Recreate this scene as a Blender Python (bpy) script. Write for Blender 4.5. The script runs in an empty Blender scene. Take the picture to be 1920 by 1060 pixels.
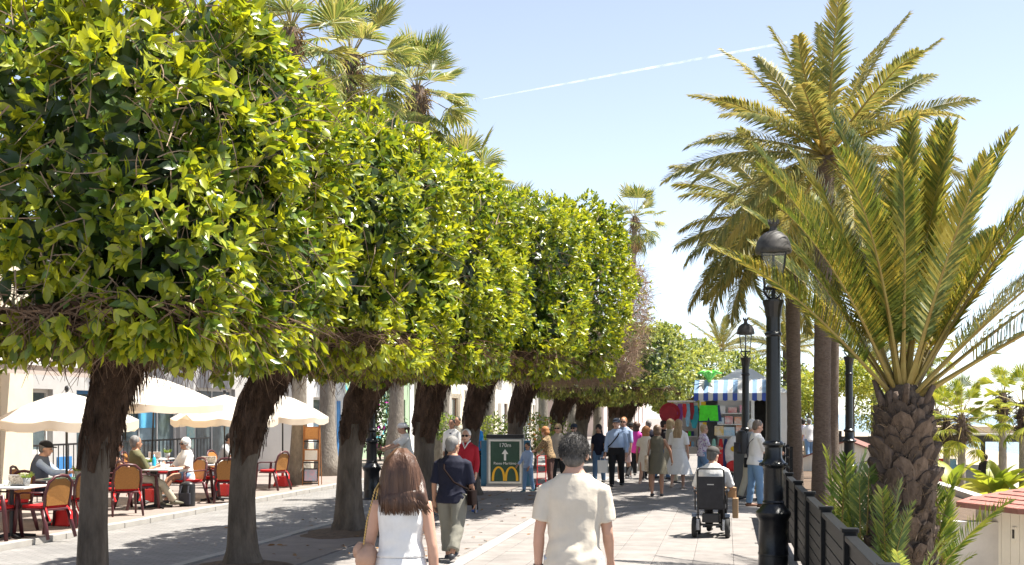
import bpy, math, random
import numpy as np
from mathutils import Vector, Matrix
random.seed(11); RS = np.random.RandomState(5)
PI = math.pi; rad = math.radians
S = bpy.context.scene; COL = S.collection
# ---------------------------------------------------------------- camera, sky, sun, exposure
F_PX, HOR, CAM_H = 2300.0, 777.0, 1.85           # focal length in photo pixels, horizon row, eye height
YAW = math.atan(400.0 / F_PX)                     # the promenade runs along +Y, camera turned a little left of it
cam_d = bpy.data.cameras.new("camera"); cam = bpy.data.objects.new("camera", cam_d); COL.objects.link(cam)
cam.location = (0, 0, CAM_H); cam.rotation_euler = (rad(90), 0, YAW)
cam_d.sensor_width = 36; cam_d.lens = 36 * F_PX / 1920; cam_d.shift_y = (HOR - 530) / 1920
cam_d.clip_start = 0.1; cam_d.clip_end = 30000; S.camera = cam
SUN_EL, SUN_DIR = rad(66), Vector((0.95, 0.30, 0)).normalized()      # from the sea side, a little ahead
w = bpy.data.worlds.new("World"); S.world = w; w.use_nodes = True
sk = w.node_tree.nodes.new("ShaderNodeTexSky"); sk.sky_type = 'NISHITA'; sk.sun_disc = False
sk.sun_elevation = SUN_EL; sk.sun_rotation = math.atan2(SUN_DIR.x, SUN_DIR.y)
sk.air_density = 0.75; sk.dust_density = 0.1; sk.ozone_density = 2.5
bg = w.node_tree.nodes["Background"]; bg.inputs[1].default_value = 0.09
hs_ = w.node_tree.nodes.new("ShaderNodeHueSaturation"); hs_.inputs["Saturation"].default_value = 0.62      # sky colour tuned paler
w.node_tree.links.new(sk.outputs[0], hs_.inputs["Color"]); w.node_tree.links.new(hs_.outputs[0], bg.inputs[0])
sl = bpy.data.lights.new("sun", 'SUN'); sl.energy = 5.0; sl.angle = rad(0.53); sl.color = (1.0, 0.95, 0.86)
sun = bpy.data.objects.new("sun", sl); COL.objects.link(sun)
to_sun = Vector((SUN_DIR.x * math.cos(SUN_EL), SUN_DIR.y * math.cos(SUN_EL), math.sin(SUN_EL)))
sun.rotation_euler = to_sun.to_track_quat('Z', 'Y').to_euler(); sun.location = (30, 10, 60)
S.view_settings.view_transform = 'Standard'; S.view_settings.look = 'None'
S.view_settings.gamma = 1.0; S.view_settings.exposure = 1.5; S.view_settings.use_curve_mapping = False
S.cycles.max_bounces = 8; S.cycles.transparent_max_bounces = 12

# ---------------------------------------------------------------- helpers
FW = Vector((-math.sin(YAW), math.cos(YAW), 0)); RT = Vector((math.cos(YAW), math.sin(YAW), 0))
def AT(px, t, z=0.0):                              # a pixel column at a depth in metres
    p = FW * t + RT * ((px - 960) / F_PX * t); return Vector((p.x, p.y, z))
def G(px, py, z=0.0):                              # a pixel on the level z
    return AT(px, (CAM_H - z) * F_PX / (py - HOR), z)
def ZH(py, t): return CAM_H + (HOR - py) * t / F_PX

class MB:
    def __init__(s): s.v = []; s.f = []
    def add(s, vs, fs):
        o = len(s.v); s.v.extend([tuple(p) for p in vs]); s.f.extend([tuple(i + o for i in f) for f in fs]); return s
    def box(s, c, d, rz=0.0, rx=0.0, ry=0.0):
        m = Matrix.Rotation(rz, 3, 'Z') @ Matrix.Rotation(ry, 3, 'Y') @ Matrix.Rotation(rx, 3, 'X')
        vs = [m @ Vector((x * d[0] / 2, y * d[1] / 2, z * d[2] / 2)) + Vector(c) for x in (-1, 1) for y in (-1, 1) for z in (-1, 1)]
        return s.add(vs, [(0, 1, 3, 2), (4, 6, 7, 5), (0, 4, 5, 1), (2, 3, 7, 6), (0, 2, 6, 4), (1, 5, 7, 3)])
    def b2(s, x0, x1, y0, y1, z0, z1): return s.box(((x0 + x1) / 2, (y0 + y1) / 2, (z0 + z1) / 2), (x1 - x0, y1 - y0, z1 - z0))
    def rbox(s, c, d, r, rz=0.0, n=3):             # box with rounded vertical edges and a small top bevel
        x, y, h = d[0] / 2, d[1] / 2, d[2]; pts = []
        for sx, sy, a0 in ((1, 1, 0), (-1, 1, 90), (-1, -1, 180), (1, -1, 270)):
            for k in range(n + 1):
                a = rad(a0 + 90 * k / n); pts.append((sx * (x - r) + r * math.cos(a), sy * (y - r) + r * math.sin(a)))
        m = Matrix.Rotation(rz, 3, 'Z'); N = len(pts); vs = []; e = min(r * .4, h * .2)
        for q, z in ((.97, -h / 2), (1, -h / 2 + e), (1, h / 2 - e), (.97, h / 2)):
            vs += [m @ Vector((p[0] * q, p[1] * q, z)) + Vector(c) for p in pts]
        fs = [(k * N + i, k * N + (i + 1) % N, k * N + N + (i + 1) % N, k * N + N + i) for k in range(3) for i in range(N)]
        return s.add(vs, fs + [tuple(range(N))[::-1], tuple(range(3 * N, 4 * N))])
    def tube(s, pts, rs, n=8, cap=True, sq=None):  # rs: radius, list of radii, or list of (rx, ry)
        pts = [Vector(p) for p in pts]; N = len(pts)
        if not isinstance(rs, (list, tuple)): rs = [rs] * N
        vs = []; up = None
        for i, p in enumerate(pts):
            d = (pts[min(i + 1, N - 1)] - pts[max(i - 1, 0)])
            d = d.normalized() if d.length > 1e-9 else Vector((0, 0, 1))
            if up is None:
                up = Vector((0, 1, 0)) if abs(d.y) < .9 else Vector((0, 0, 1))
            sx = up.cross(d)
            if sx.length < 1e-4: sx = Vector((1, 0, 0))
            sx.normalize(); sy = d.cross(sx).normalized(); up = sy
            r = rs[i]; rx, ry = r if isinstance(r, (list, tuple)) else (r, r)
            for k in range(n):
                a = 2 * PI * k / n; vs.append(p + sx * (rx * math.cos(a)) + sy * (ry * math.sin(a)))
        fs = [(i * n + k, i * n + (k + 1) % n, (i + 1) * n + (k + 1) % n, (i + 1) * n + k) for i in range(N - 1) for k in range(n)]
        if cap: fs += [tuple(range(n))[::-1], tuple(range((N - 1) * n, N * n))]
        return s.add(vs, fs)
    def lathe(s, prof, n=16, c=(0, 0, 0), cap=True, flute=None):
        vs = []; c = Vector(c); N = len(prof)
        for j, (r, z) in enumerate(prof):
            for k in range(n):
                a = 2 * PI * k / n; q = r * (1 if not flute or not flute[0] <= z <= flute[1] else (1 - flute[2] * (k % 2)))
                vs.append(c + Vector((q * math.cos(a), q * math.sin(a), z)))
        fs = [(i * n + k, i * n + (k + 1) % n, (i + 1) * n + (k + 1) % n, (i + 1) * n + k) for i in range(N - 1) for k in range(n)]
        if cap: fs += [tuple(range(n))[::-1], tuple(range((N - 1) * n, N * n))]
        return s.add(vs, fs)
    def ell(s, c, r, n=12, m=8, rot=None):
        vs = []; c = Vector(c)
        for j in range(m + 1):
            th = PI * j / m
            for k in range(n):
                a = 2 * PI * k / n
                p = Vector((r[0] * math.sin(th) * math.cos(a), r[1] * math.sin(th) * math.sin(a), -r[2] * math.cos(th)))
                vs.append(c + (rot @ p if rot else p))
        fs = []
        for j in range(m):
            for k in range(n):
                q = (j * n + k, j * n + (k + 1) % n, (j + 1) * n + (k + 1) % n, (j + 1) * n + k)
                fs.append(q[:1] + q[2:] if j == 0 else (q[:3] if j == m - 1 else q))
        return s.add(vs, fs)
    def poly(s, pts, thick=None, nrm=(0, 0, 1)):   # flat polygon, extruded
        n = len(pts); pts = [Vector(p) for p in pts]
        if not thick: return s.add(pts, [tuple(range(n))])
        q = [p - Vector(nrm) * thick for p in pts]
        return s.add(pts + q, [tuple(range(n)), tuple(range(2 * n - 1, n - 1, -1))] + [(i, i + n, (i + 1) % n + n, (i + 1) % n) for i in range(n)])
    def build(s, name, m, parent=None, smooth=False, loc=None, rz=None, angle=None):
        me = bpy.data.meshes.new(name); me.from_pydata(s.v, [], s.f); me.update()
        return mk(name, me, m, parent, smooth, loc, rz, angle)
def mk(name, me, m, parent=None, smooth=False, loc=None, rz=None, angle=None):
    if m is not None and not me.materials: me.materials.append(m)
    if smooth:
        me.polygons.foreach_set("use_smooth", [True] * len(me.polygons))
        if angle: me.set_sharp_from_angle(angle=rad(angle))
    o = bpy.data.objects.new(name, me); COL.objects.link(o)
    if parent: o.parent = parent
    if loc is not None: o.location = loc
    if rz is not None: o.rotation_euler = (0, 0, rz)
    return o
def npmesh(name, V, T, smooth=False):              # fast mesh from arrays of triangles / quads
    me = bpy.data.meshes.new(name); k = T.shape[1]
    me.vertices.add(len(V)); me.vertices.foreach_set("co", V.astype(np.float32).ravel())
    me.loops.add(T.size); me.loops.foreach_set("vertex_index", T.astype(np.int32).ravel())
    me.polygons.add(len(T)); me.polygons.foreach_set("loop_start", np.arange(0, T.size, k, dtype=np.int32))
    me.polygons.foreach_set("loop_total", np.full(len(T), k, dtype=np.int32))
    if smooth: me.polygons.foreach_set("use_smooth", np.ones(len(T), dtype=bool))
    me.update(calc_edges=True); return me
def tag(o, label=None, cat=None, group=None, kind=None):
    for k, v in (("label", label), ("category", cat), ("group", group), ("kind", kind)):
        if v: o[k] = v
    return o
def thing(name, label, cat, loc=(0, 0, 0), rz=0.0, group=None):
    o = bpy.data.objects.new(name, None); COL.objects.link(o); o.location = loc; o.rotation_euler = (0, 0, rz); o.empty_display_size = .1
    return tag(o, label, cat, group)
KIDS = {}
def copy_tree(o, parent=None):
    c = o.copy(); COL.objects.link(c)
    if parent: c.parent = parent
    for ch in list(o.children): copy_tree(ch, c)
    return c

# ---------------------------------------------------------------- materials
MATS = {}
def mat(name, col, rough=.6, var=.12, scale=8.0, bump=0.0, bscale=None, metal=0.0, spec=.4, col2=None, stretch=None, coat=0.0, objvar=0.0, trans=None, hue=0.0, coord='Object', bdist=.02):
    if name in MATS: return MATS[name]
    m = bpy.data.materials.new(name); m.use_nodes = True; nt = m.node_tree; N = nt.nodes; L = nt.links
    b = N["Principled BSDF"]; b.inputs["Roughness"].default_value = rough; b.inputs["Metallic"].default_value = metal
    b.inputs["Specular IOR Level"].default_value = spec; b.inputs["Coat Weight"].default_value = coat
    src = N.new("ShaderNodeNewGeometry").outputs["Position"] if coord == 'World' else N.new("ShaderNodeTexCoord").outputs[coord]
    if stretch:
        mp = N.new("ShaderNodeMapping"); mp.inputs["Scale"].default_value = stretch; L.new(src, mp.inputs[0]); src = mp.outputs[0]
    nz = N.new("ShaderNodeTexNoise"); nz.inputs["Scale"].default_value = scale; nz.inputs["Detail"].default_value = 5; nz.inputs["Roughness"].default_value = .65; L.new(src, nz.inputs[0])
    mr = N.new("ShaderNodeMapRange"); mr.inputs[1].default_value = .3; mr.inputs[2].default_value = .7; L.new(nz.outputs[0], mr.inputs[0])
    mx = N.new("ShaderNodeMix"); mx.data_type = 'RGBA'; L.new(mr.outputs[0], mx.inputs[0])
    c2 = col2 if col2 else tuple(min(1, c * (1 + var)) for c in col); c1 = col if col2 else tuple(c * (1 - var) for c in col)
    mx.inputs[6].default_value = (*c1, 1); mx.inputs[7].default_value = (*c2, 1); out = mx.outputs[2]
    if objvar or hue:
        oi = N.new("ShaderNodeObjectInfo"); hs = N.new("ShaderNodeHueSaturation")
        a = N.new("ShaderNodeMapRange"); a.inputs[3].default_value = 1 - objvar; a.inputs[4].default_value = 1 + objvar
        L.new(oi.outputs["Random"], a.inputs[0]); L.new(a.outputs[0], hs.inputs["Value"]); L.new(out, hs.inputs["Color"]); out = hs.outputs[0]
    L.new(out, b.inputs["Base Color"])
    if bump:
        bn = N.new("ShaderNodeTexNoise"); bn.inputs["Scale"].default_value = bscale or scale * 4; bn.inputs["Detail"].default_value = 4; L.new(src, bn.inputs[0])
        bp = N.new("ShaderNodeBump"); bp.inputs["Strength"].default_value = bump; bp.inputs["Distance"].default_value = bdist; L.new(bn.outputs[0], bp.inputs["Height"]); L.new(bp.outputs[0], b.inputs["Normal"])
    if trans:                                       # thin sheet: leaf, cloth; light passes through
        tr = N.new("ShaderNodeBsdfTranslucent"); ms = N.new("ShaderNodeMixShader"); ms.inputs[0].default_value = trans[0]
        if len(trans) > 1: tr.inputs[0].default_value = (*trans[1], 1)
        else: L.new(out, tr.inputs[0])
        L.new(b.outputs[0], ms.inputs[1]); L.new(tr.outputs[0], ms.inputs[2]); L.new(ms.outputs[0], N["Material Output"].inputs[0])
    MATS[name] = m; return m
def leafmat(name, dark, light, young, tr=.4, rough=.32, spec=.6, yfrac=.62, tboost=1.6):
    m = bpy.data.materials.new(name); m.use_nodes = True; nt = m.node_tree; N = nt.nodes; L = nt.links
    b = N["Principled BSDF"]; b.inputs["Roughness"].default_value = rough; b.inputs["Specular IOR Level"].default_value = spec
    g = N.new("ShaderNodeNewGeometry"); oi = N.new("ShaderNodeObjectInfo")
    ad = N.new("ShaderNodeMath"); ad.operation = 'ADD'; L.new(g.outputs["Random Per Island"], ad.inputs[0]); L.new(oi.outputs["Random"], ad.inputs[1])
    fr = N.new("ShaderNodeMath"); fr.operation = 'FRACT'; L.new(ad.outputs[0], fr.inputs[0])
    nz = N.new("ShaderNodeTexNoise"); nz.inputs["Scale"].default_value = .9; nz.inputs["Detail"].default_value = 2; L.new(g.outputs["Position"], nz.inputs[0])
    sm = N.new("ShaderNodeMath"); sm.operation = 'MULTIPLY_ADD'; sm.inputs[1].default_value = .9; L.new(nz.outputs[0], sm.inputs[0])
    h = N.new("ShaderNodeMath"); h.operation = 'MULTIPLY'; h.inputs[1].default_value = .55; L.new(fr.outputs[0], h.inputs[0]); L.new(h.outputs[0], sm.inputs[2])
    cr = N.new("ShaderNodeValToRGB"); e = cr.color_ramp.elements
    e[0].position = .26; e[0].color = (*dark, 1); e[1].position = .9; e[1].color = (*young, 1)
    k = cr.color_ramp.elements.new(yfrac); k.color = (*light, 1); L.new(sm.outputs[0], cr.inputs[0])
    L.new(cr.outputs[0], b.inputs["Base Color"])
    tr_ = N.new("ShaderNodeBsdfTranslucent"); hs = N.new("ShaderNodeHueSaturation"); hs.inputs["Value"].default_value = tboost; hs.inputs["Hue"].default_value = .485; hs.inputs["Saturation"].default_value = 1.05
    L.new(cr.outputs[0], hs.inputs["Color"]); L.new(hs.outputs[0], tr_.inputs[0])
    ms = N.new("ShaderNodeMixShader"); ms.inputs[0].default_value = tr; L.new(b.outputs[0], ms.inputs[1]); L.new(tr_.outputs[0], ms.inputs[2]); L.new(ms.outputs[0], N["Material Output"].inputs[0])
    return m
def text(body, size, m, parent, loc, rot, name="lettering", align='CENTER', extrude=.002):
    cu = bpy.data.curves.new(name, 'FONT'); cu.body = body; cu.size = size; cu.align_x = align; cu.align_y = 'CENTER'; cu.extrude = extrude; cu.resolution_u = 3
    o = bpy.data.objects.new(name + "_tmp", cu); COL.objects.link(o)
    dg = bpy.context.evaluated_depsgraph_get(); me = bpy.data.meshes.new_from_object(o.evaluated_get(dg)); bpy.data.objects.remove(o); bpy.data.curves.remove(cu)
    me.materials.clear(); t = mk(name, me, m, parent); t.location = loc; t.rotation_euler = rot; return t
# ================================================================ ground, sea, pavements
def sheet(name, x0, x1, y0, y1, z, m, kind='structure', label=None):
    b = MB(); b.add([(x0, y0, z), (x1, y0, z), (x1, y1, z), (x0, y1, z)], [(0, 1, 2, 3)]); o = b.build(name, m); return tag(o, kind=kind, label=label)
def brickmat(name, c1, c2, mortar, sc, w_, h_, rough=.75, rot=0.0, msize=.012):
    m = bpy.data.materials.new(name); m.use_nodes = True; nt = m.node_tree; N = nt.nodes; L = nt.links; b = N["Principled BSDF"]; b.inputs["Roughness"].default_value = rough
    tc = N.new("ShaderNodeTexCoord"); mp = N.new("ShaderNodeMapping"); mp.inputs["Rotation"].default_value = (0, 0, rot); L.new(tc.outputs["Object"], mp.inputs[0])
    br = N.new("ShaderNodeTexBrick"); br.inputs["Scale"].default_value = sc; br.inputs["Brick Width"].default_value = w_; br.inputs["Row Height"].default_value = h_; br.inputs["Mortar Size"].default_value = msize
    br.inputs["Color1"].default_value = (*c1, 1); br.inputs["Color2"].default_value = (*c2, 1); br.inputs["Mortar"].default_value = (*mortar, 1); L.new(mp.outputs[0], br.inputs[0])
    nz = N.new("ShaderNodeTexNoise"); nz.inputs["Scale"].default_value = 1.3; nz.inputs["Detail"].default_value = 8; nz.inputs["Roughness"].default_value = .7; L.new(tc.outputs["Object"], nz.inputs[0])
    mr = N.new("ShaderNodeMapRange"); mr.inputs[1].default_value = .3; mr.inputs[2].default_value = .72; mr.inputs[3].default_value = .7; mr.inputs[4].default_value = 1.12; L.new(nz.outputs[0], mr.inputs[0])
    mx = N.new("ShaderNodeMix"); mx.data_type = 'RGBA'; mx.blend_type = 'MULTIPLY'; mx.inputs[0].default_value = 1; L.new(br.outputs[0], mx.inputs[6]); L.new(mr.outputs[0], mx.inputs[7]); L.new(mx.outputs[2], b.inputs["Base Color"])
    bp = N.new("ShaderNodeBump"); bp.inputs["Strength"].default_value = .4; bp.inputs["Distance"].default_value = .004; L.new(br.outputs[1], bp.inputs["Height"]); bp.invert = True; L.new(bp.outputs[0], b.inputs["Normal"]); return m
M_sand = mat('sand', (.34, .29, .225), .95, .18, 1.5, .4, 30)
M_path = brickmat('pale_path_paving', (.215, .195, .183), (.24, .22, .207), (.15, .137, .127), 1, .4, .2, msize=.008)
M_street = brickmat('street_setts', (.20, .193, .186), (.245, .235, .225), (.125, .12, .116), 1, .22, .11, msize=.008)
M_terr = mat('terrace_concrete', (.225, .185, .163), .8, .15, 3, .2, 60)
M_kerb = mat('kerb_stone', (.33, .31, .285), .8, .12, 4, .2, 60)
M_soil = mat('dry_soil', (.11, .075, .05), .95, .4, 9, .8, 40)
M_slab = mat('paving_slab_stone', (.225, .205, .192), .75, .2, 2.3, .15, 80, objvar=.07, coord='World')
M_line = mat('pale_paving_band', (.33, .315, .30), .7, .12, 5, .1, 60)
BZ = -1.6                                          # beach level
b = MB(); b.add([(-400, -20, -.35), (1.35, -20, -.35), (1.35, 600, -.35), (-400, 600, -.35)], [(0, 1, 2, 3)]); tag(b.build('ground', M_terr), kind='structure')
b = MB(); xs = [1.2, 1.36, 6, 14, 26, 34]; zs = [BZ, BZ, BZ - .02, BZ - .1, -1.9, -2.6]; ys = [-20, 10, 30, 60, 120, 300, 900]
for y in ys:
    for x, z in zip(xs, zs): b.v.append((x, y, z))
b.f = [(j * 6 + i, j * 6 + i + 1, j * 6 + 7 + i, j * 6 + 6 + i) for j in range(6) for i in range(5)]
tag(b.build('beach', M_sand), kind='structure')
m = bpy.data.materials.new('sea_water'); m.use_nodes = True; nt = m.node_tree; pb = nt.nodes["Principled BSDF"]
pb.inputs["Base Color"].default_value = (.13, .20, .24, 1); pb.inputs["Roughness"].default_value = .18
nz = nt.nodes.new("ShaderNodeTexNoise"); nz.inputs["Scale"].default_value = .5; nz.inputs["Detail"].default_value = 6; tc = nt.nodes.new("ShaderNodeTexCoord"); nt.links.new(tc.outputs["Object"], nz.inputs[0])
bp = nt.nodes.new("ShaderNodeBump"); bp.inputs["Strength"].default_value = .6; bp.inputs["Distance"].default_value = .6; nt.links.new(nz.outputs[0], bp.inputs["Height"]); nt.links.new(bp.outputs[0], pb.inputs["Normal"])
sheet('sea', 24, 16000, -300, 20000, -2.15, m)
# promenade deck (path), tree strip, street, cafe terrace
b = MB(); b.b2(-5.15, 1.15, -6, 120, -.3, 0); path_o = tag(b.build('promenade_path', M_path), kind='structure')
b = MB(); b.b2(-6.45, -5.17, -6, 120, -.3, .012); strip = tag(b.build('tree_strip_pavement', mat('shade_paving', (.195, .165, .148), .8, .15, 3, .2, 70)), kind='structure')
b = MB(); b.b2(-9.62, -6.62, -6, 120, -.3, .0); tag(b.build('street', M_street), kind='structure')
b = MB(); b.b2(-40, -9.80, -6, 120, -.3, .075); tag(b.build('cafe_terrace', M_terr), kind='structure')
for nm, x0, x1, z in (('tree_strip_kerb', -6.61, -6.46, .03), ('terrace_kerb', -9.79, -9.63, .09)):
    r = thing(nm, None, None); tag(r, kind='structure')
    me = None; n = 0
    for y in np.arange(6.0, 60, .9):
        if me is None: bb = MB(); bb.rbox((0, 0, 0), (x1 - x0, .885, .3), .02); o = bb.build('kerb_stone', M_kerb, r); me = o.data
        else: o = mk('kerb_stone', me, M_kerb, r)
        o.location = ((x0 + x1) / 2, y + .45, z - .15 + random.uniform(-.004, .004)); n += 1
b = MB(); b.b2(.98, 1.34, -6, 140, BZ - .3, .05); tag(b.build('retaining_wall', mat('wall_render', (.55, .52, .48), .85, .12, 2, .2, 50)), kind='structure')
# raised planting terrace where the two tall palms and the lamp stand
b = MB(); b.b2(1.345, 5.2, 21, 70, BZ - .2, -.02); tag(b.build('planting_terrace', M_soil), kind='structure')
b = MB(); b.b2(1.345, 5.2, 20.7, 20.99, BZ - .2, .12); b.b2(5.21, 5.45, 20.7, 70, BZ - .2, .12); tag(b.build('planter_wall', mat('wall_render', (1, 1, 1))), kind='structure')
# individual slabs on the nearest visible stretch of path
sl_me = None; pts = []
for iy in range(0, 26):
    for ix in range(12):
        pts.append((-4.9 + .5 * ix + .25, 12.2 + .5 * iy + .25))
for k, (x, y) in enumerate(pts[:300]):
    if sl_me is None: bb = MB(); bb.rbox((0, 0, 0), (.495, .495, .03), .006, n=1); o = bb.build('paving_slab', M_slab, path_o); sl_me = o.data
    else: o = mk('paving_slab', sl_me, M_slab, path_o)
    o.location = (x, y, -.004 + random.uniform(-.0015, .0025)); o.rotation_euler = (random.gauss(0, .002), random.gauss(0, .002), 0)
# pale diagonal paving band running along the path
A_, B_ = G(868, 1054), G(985, 986); d = (B_ - A_).normalized(); A_ = A_ - d * 3; B_ = B_ + d * 16; nrm = Vector((-d.y, d.x, 0)) * .09
b = MB()
b.add([A_ + nrm, A_ - nrm, B_ - nrm, B_ + nrm], [(0, 1, 2, 3)]); b.v = [(x, y, .0175) for x, y, z in b.v]
tag(b.build('paving_band', M_line), kind='structure')
# contrail high over the sea
P0 = AT(905, 9000, ZH(186, 9000)); P1 = AT(1475, 7600, ZH(80, 7600))
m = bpy.data.materials.new('contrail_vapour'); m.use_nodes = True; nt = m.node_tree; pb = nt.nodes["Principled BSDF"]; pb.inputs["Base Color"].default_value = (.9, .9, .9, 1); pb.inputs["Roughness"].default_value = 1
td = nt.nodes.new("ShaderNodeBsdfTranslucent"); td.inputs[0].default_value = (.95, .95, .95, 1); ma = nt.nodes.new("ShaderNodeMixShader"); nt.links.new(pb.outputs[0], ma.inputs[1]); nt.links.new(td.outputs[0], ma.inputs[2])
tp = nt.nodes.new("ShaderNodeBsdfTransparent"); ms = nt.nodes.new("ShaderNodeMixShader"); tc = nt.nodes.new("ShaderNodeTexCoord"); nz = nt.nodes.new("ShaderNodeTexNoise"); nz.inputs["Scale"].default_value = .012
mr = nt.nodes.new("ShaderNodeMapRange"); mr.inputs[1].default_value = .3; mr.inputs[2].default_value = .75; mr.inputs[3].default_value = .02; mr.inputs[4].default_value = .32
nt.links.new(tc.outputs["Object"], nz.inputs[0]); nt.links.new(nz.outputs[0], mr.inputs[0]); nt.links.new(mr.outputs[0], ms.inputs[0]); nt.links.new(tp.outputs[0], ms.inputs[1]); nt.links.new(ma.outputs[0], ms.inputs[2]); nt.links.new(ms.outputs[0], nt.nodes["Material Output"].inputs[0])
b = MB(); b.tube([P0.lerp(P1, k / 20) for k in range(21)], [1.5 + 6 * math.sin(PI * min(k + 1, 13) / 26) for k in range(21)], 10); o = b.build('contrail', m, smooth=True)
tag(o, 'thin white aircraft vapour trail slanting across the blue sky', 'contrail'); o.visible_shadow = True

# ================================================================ fig trees (clipped hedge crowns)
M_leaf = leafmat('fig_leaf', (.016, .045, .010), (.10, .165, .018), (.38, .405, .03), yfrac=.55, tr=.36)
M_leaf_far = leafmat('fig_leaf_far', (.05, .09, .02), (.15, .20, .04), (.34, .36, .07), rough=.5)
M_bark = mat('fig_bark', (.042, .031, .022), .85, .3, 6, .9, 30, col2=(.15, .12, .092), stretch=(1, 1, .3), bdist=.03)
M_roots = mat('fig_root_mass', (.07, .04, .025), .95, .5, 12, 1.0, 45, stretch=(1, 1, .35), bdist=.05)
M_twig = mat('fig_twig', (.19, .12, .075), .9, .35, 6)
M_twigp = mat('fig_twig_pale', (.32, .235, .17), .9, .3, 6)
M_twigt = mat('fig_twig_bleached', (.46, .34, .26), .9, .25, 6)
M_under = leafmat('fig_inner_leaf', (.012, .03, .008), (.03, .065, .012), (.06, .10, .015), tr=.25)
def leaf_geo(hi=False):
    if hi:
        L_ = [0, .12, .3, .5, .7, .88, 1]; W = [.02, .2, .4, .47, .38, .18, .0]; V = []; F_ = []
        for i, (l, wd) in enumerate(zip(L_, W)):
            z = -.18 * (l - .35) ** 2 * 1.6
            V += [(-wd * .46, l, z + .10 * wd), (0, l, z), (wd * .46, l, z + .10 * wd)]
        for i in range(6):
            a = 3 * i; F_ += [(a, a + 1, a + 4), (a, a + 4, a + 3), (a + 1, a + 2, a + 5), (a + 1, a + 5, a + 4)]
        return np.array(V), np.array(F_)
    V = np.array([(0, 0, 0), (-.16, .25, .03), (-.2, .62, .02), (0, 1, -.1), (.2, .62, .02), (.16, .25, .03), (0, .5, -.03)])
    return V, np.array([(0, 6, 1), (1, 6, 2), (2, 6, 3), (3, 6, 4), (4, 6, 5), (5, 6, 0)])
LV, LF = leaf_geo(); LHV, LHF = leaf_geo(True)
LEAF_ME = npmesh('leaf', LHV, LHF, True); LEAF_ME.materials.append(M_leaf)
def unit(a): return a / np.maximum(np.linalg.norm(a, axis=1, keepdims=True), 1e-9)
def frames(ax, nr):                                # leaf axis + rough normal -> rotation matrices (columns x, y, z)
    y = unit(ax); x = unit(np.cross(y, nr)); z = np.cross(x, y); return np.stack([x, y, z], axis=2)
def leaves_mesh(P, R, sc, V=LV, F_=LF):
    n = len(P); W = np.einsum('nij,vj->nvi', R, V) * sc[:, None, None] + P[:, None, :]
    T = F_[None] + (np.arange(n) * len(V))[:, None, None]; return W.reshape(-1, 3), T.reshape(-1, 3)
def superell(d, e):                                # radius of a rounded box along direction d
    return (np.abs(d) ** e).sum(1) ** (-1 / e)
def lump(d, ph):                                   # low waves that make the clipped face uneven
    return 1 + .045 * np.sin(d[:, 0] * 7 + ph) * np.cos(d[:, 2] * 6 + ph * 2) + .04 * np.sin(d[:, 1] * 9 + ph * 3 + d[:, 2] * 5)
def strips(P, D, ln, wd, sag, segs=3, rs=RS):      # thin curved twigs / hanging roots as two crossed ribbons
    n = len(P); u = unit(D); side = unit(np.cross(u, rs.normal(size=(n, 3)))); up = np.cross(side, u); V = []; jit = rs.normal(size=(n, 3)) * .12
    for k in range(segs + 1):
        s = k / segs; c = P + u * (ln * s)[:, None] + np.array([0, 0, -1]) * (sag * s * s)[:, None] + jit * (ln * s * (1 - s) * 2)[:, None]
        r = (wd * (1 - .75 * s))[:, None]; V += [c - side * r, c + side * r, c - up * r, c + up * r]
    V = np.stack(V, 1); q = []
    for k in range(segs):
        a = 4 * k; q += [(a, a + 1, a + 5, a + 4), (a + 2, a + 3, a + 7, a + 6)]
    T = np.array(q)[None] + (np.arange(n) * V.shape[1])[:, None, None]
    return V.reshape(-1, 3), T.reshape(-1, 4)
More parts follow.
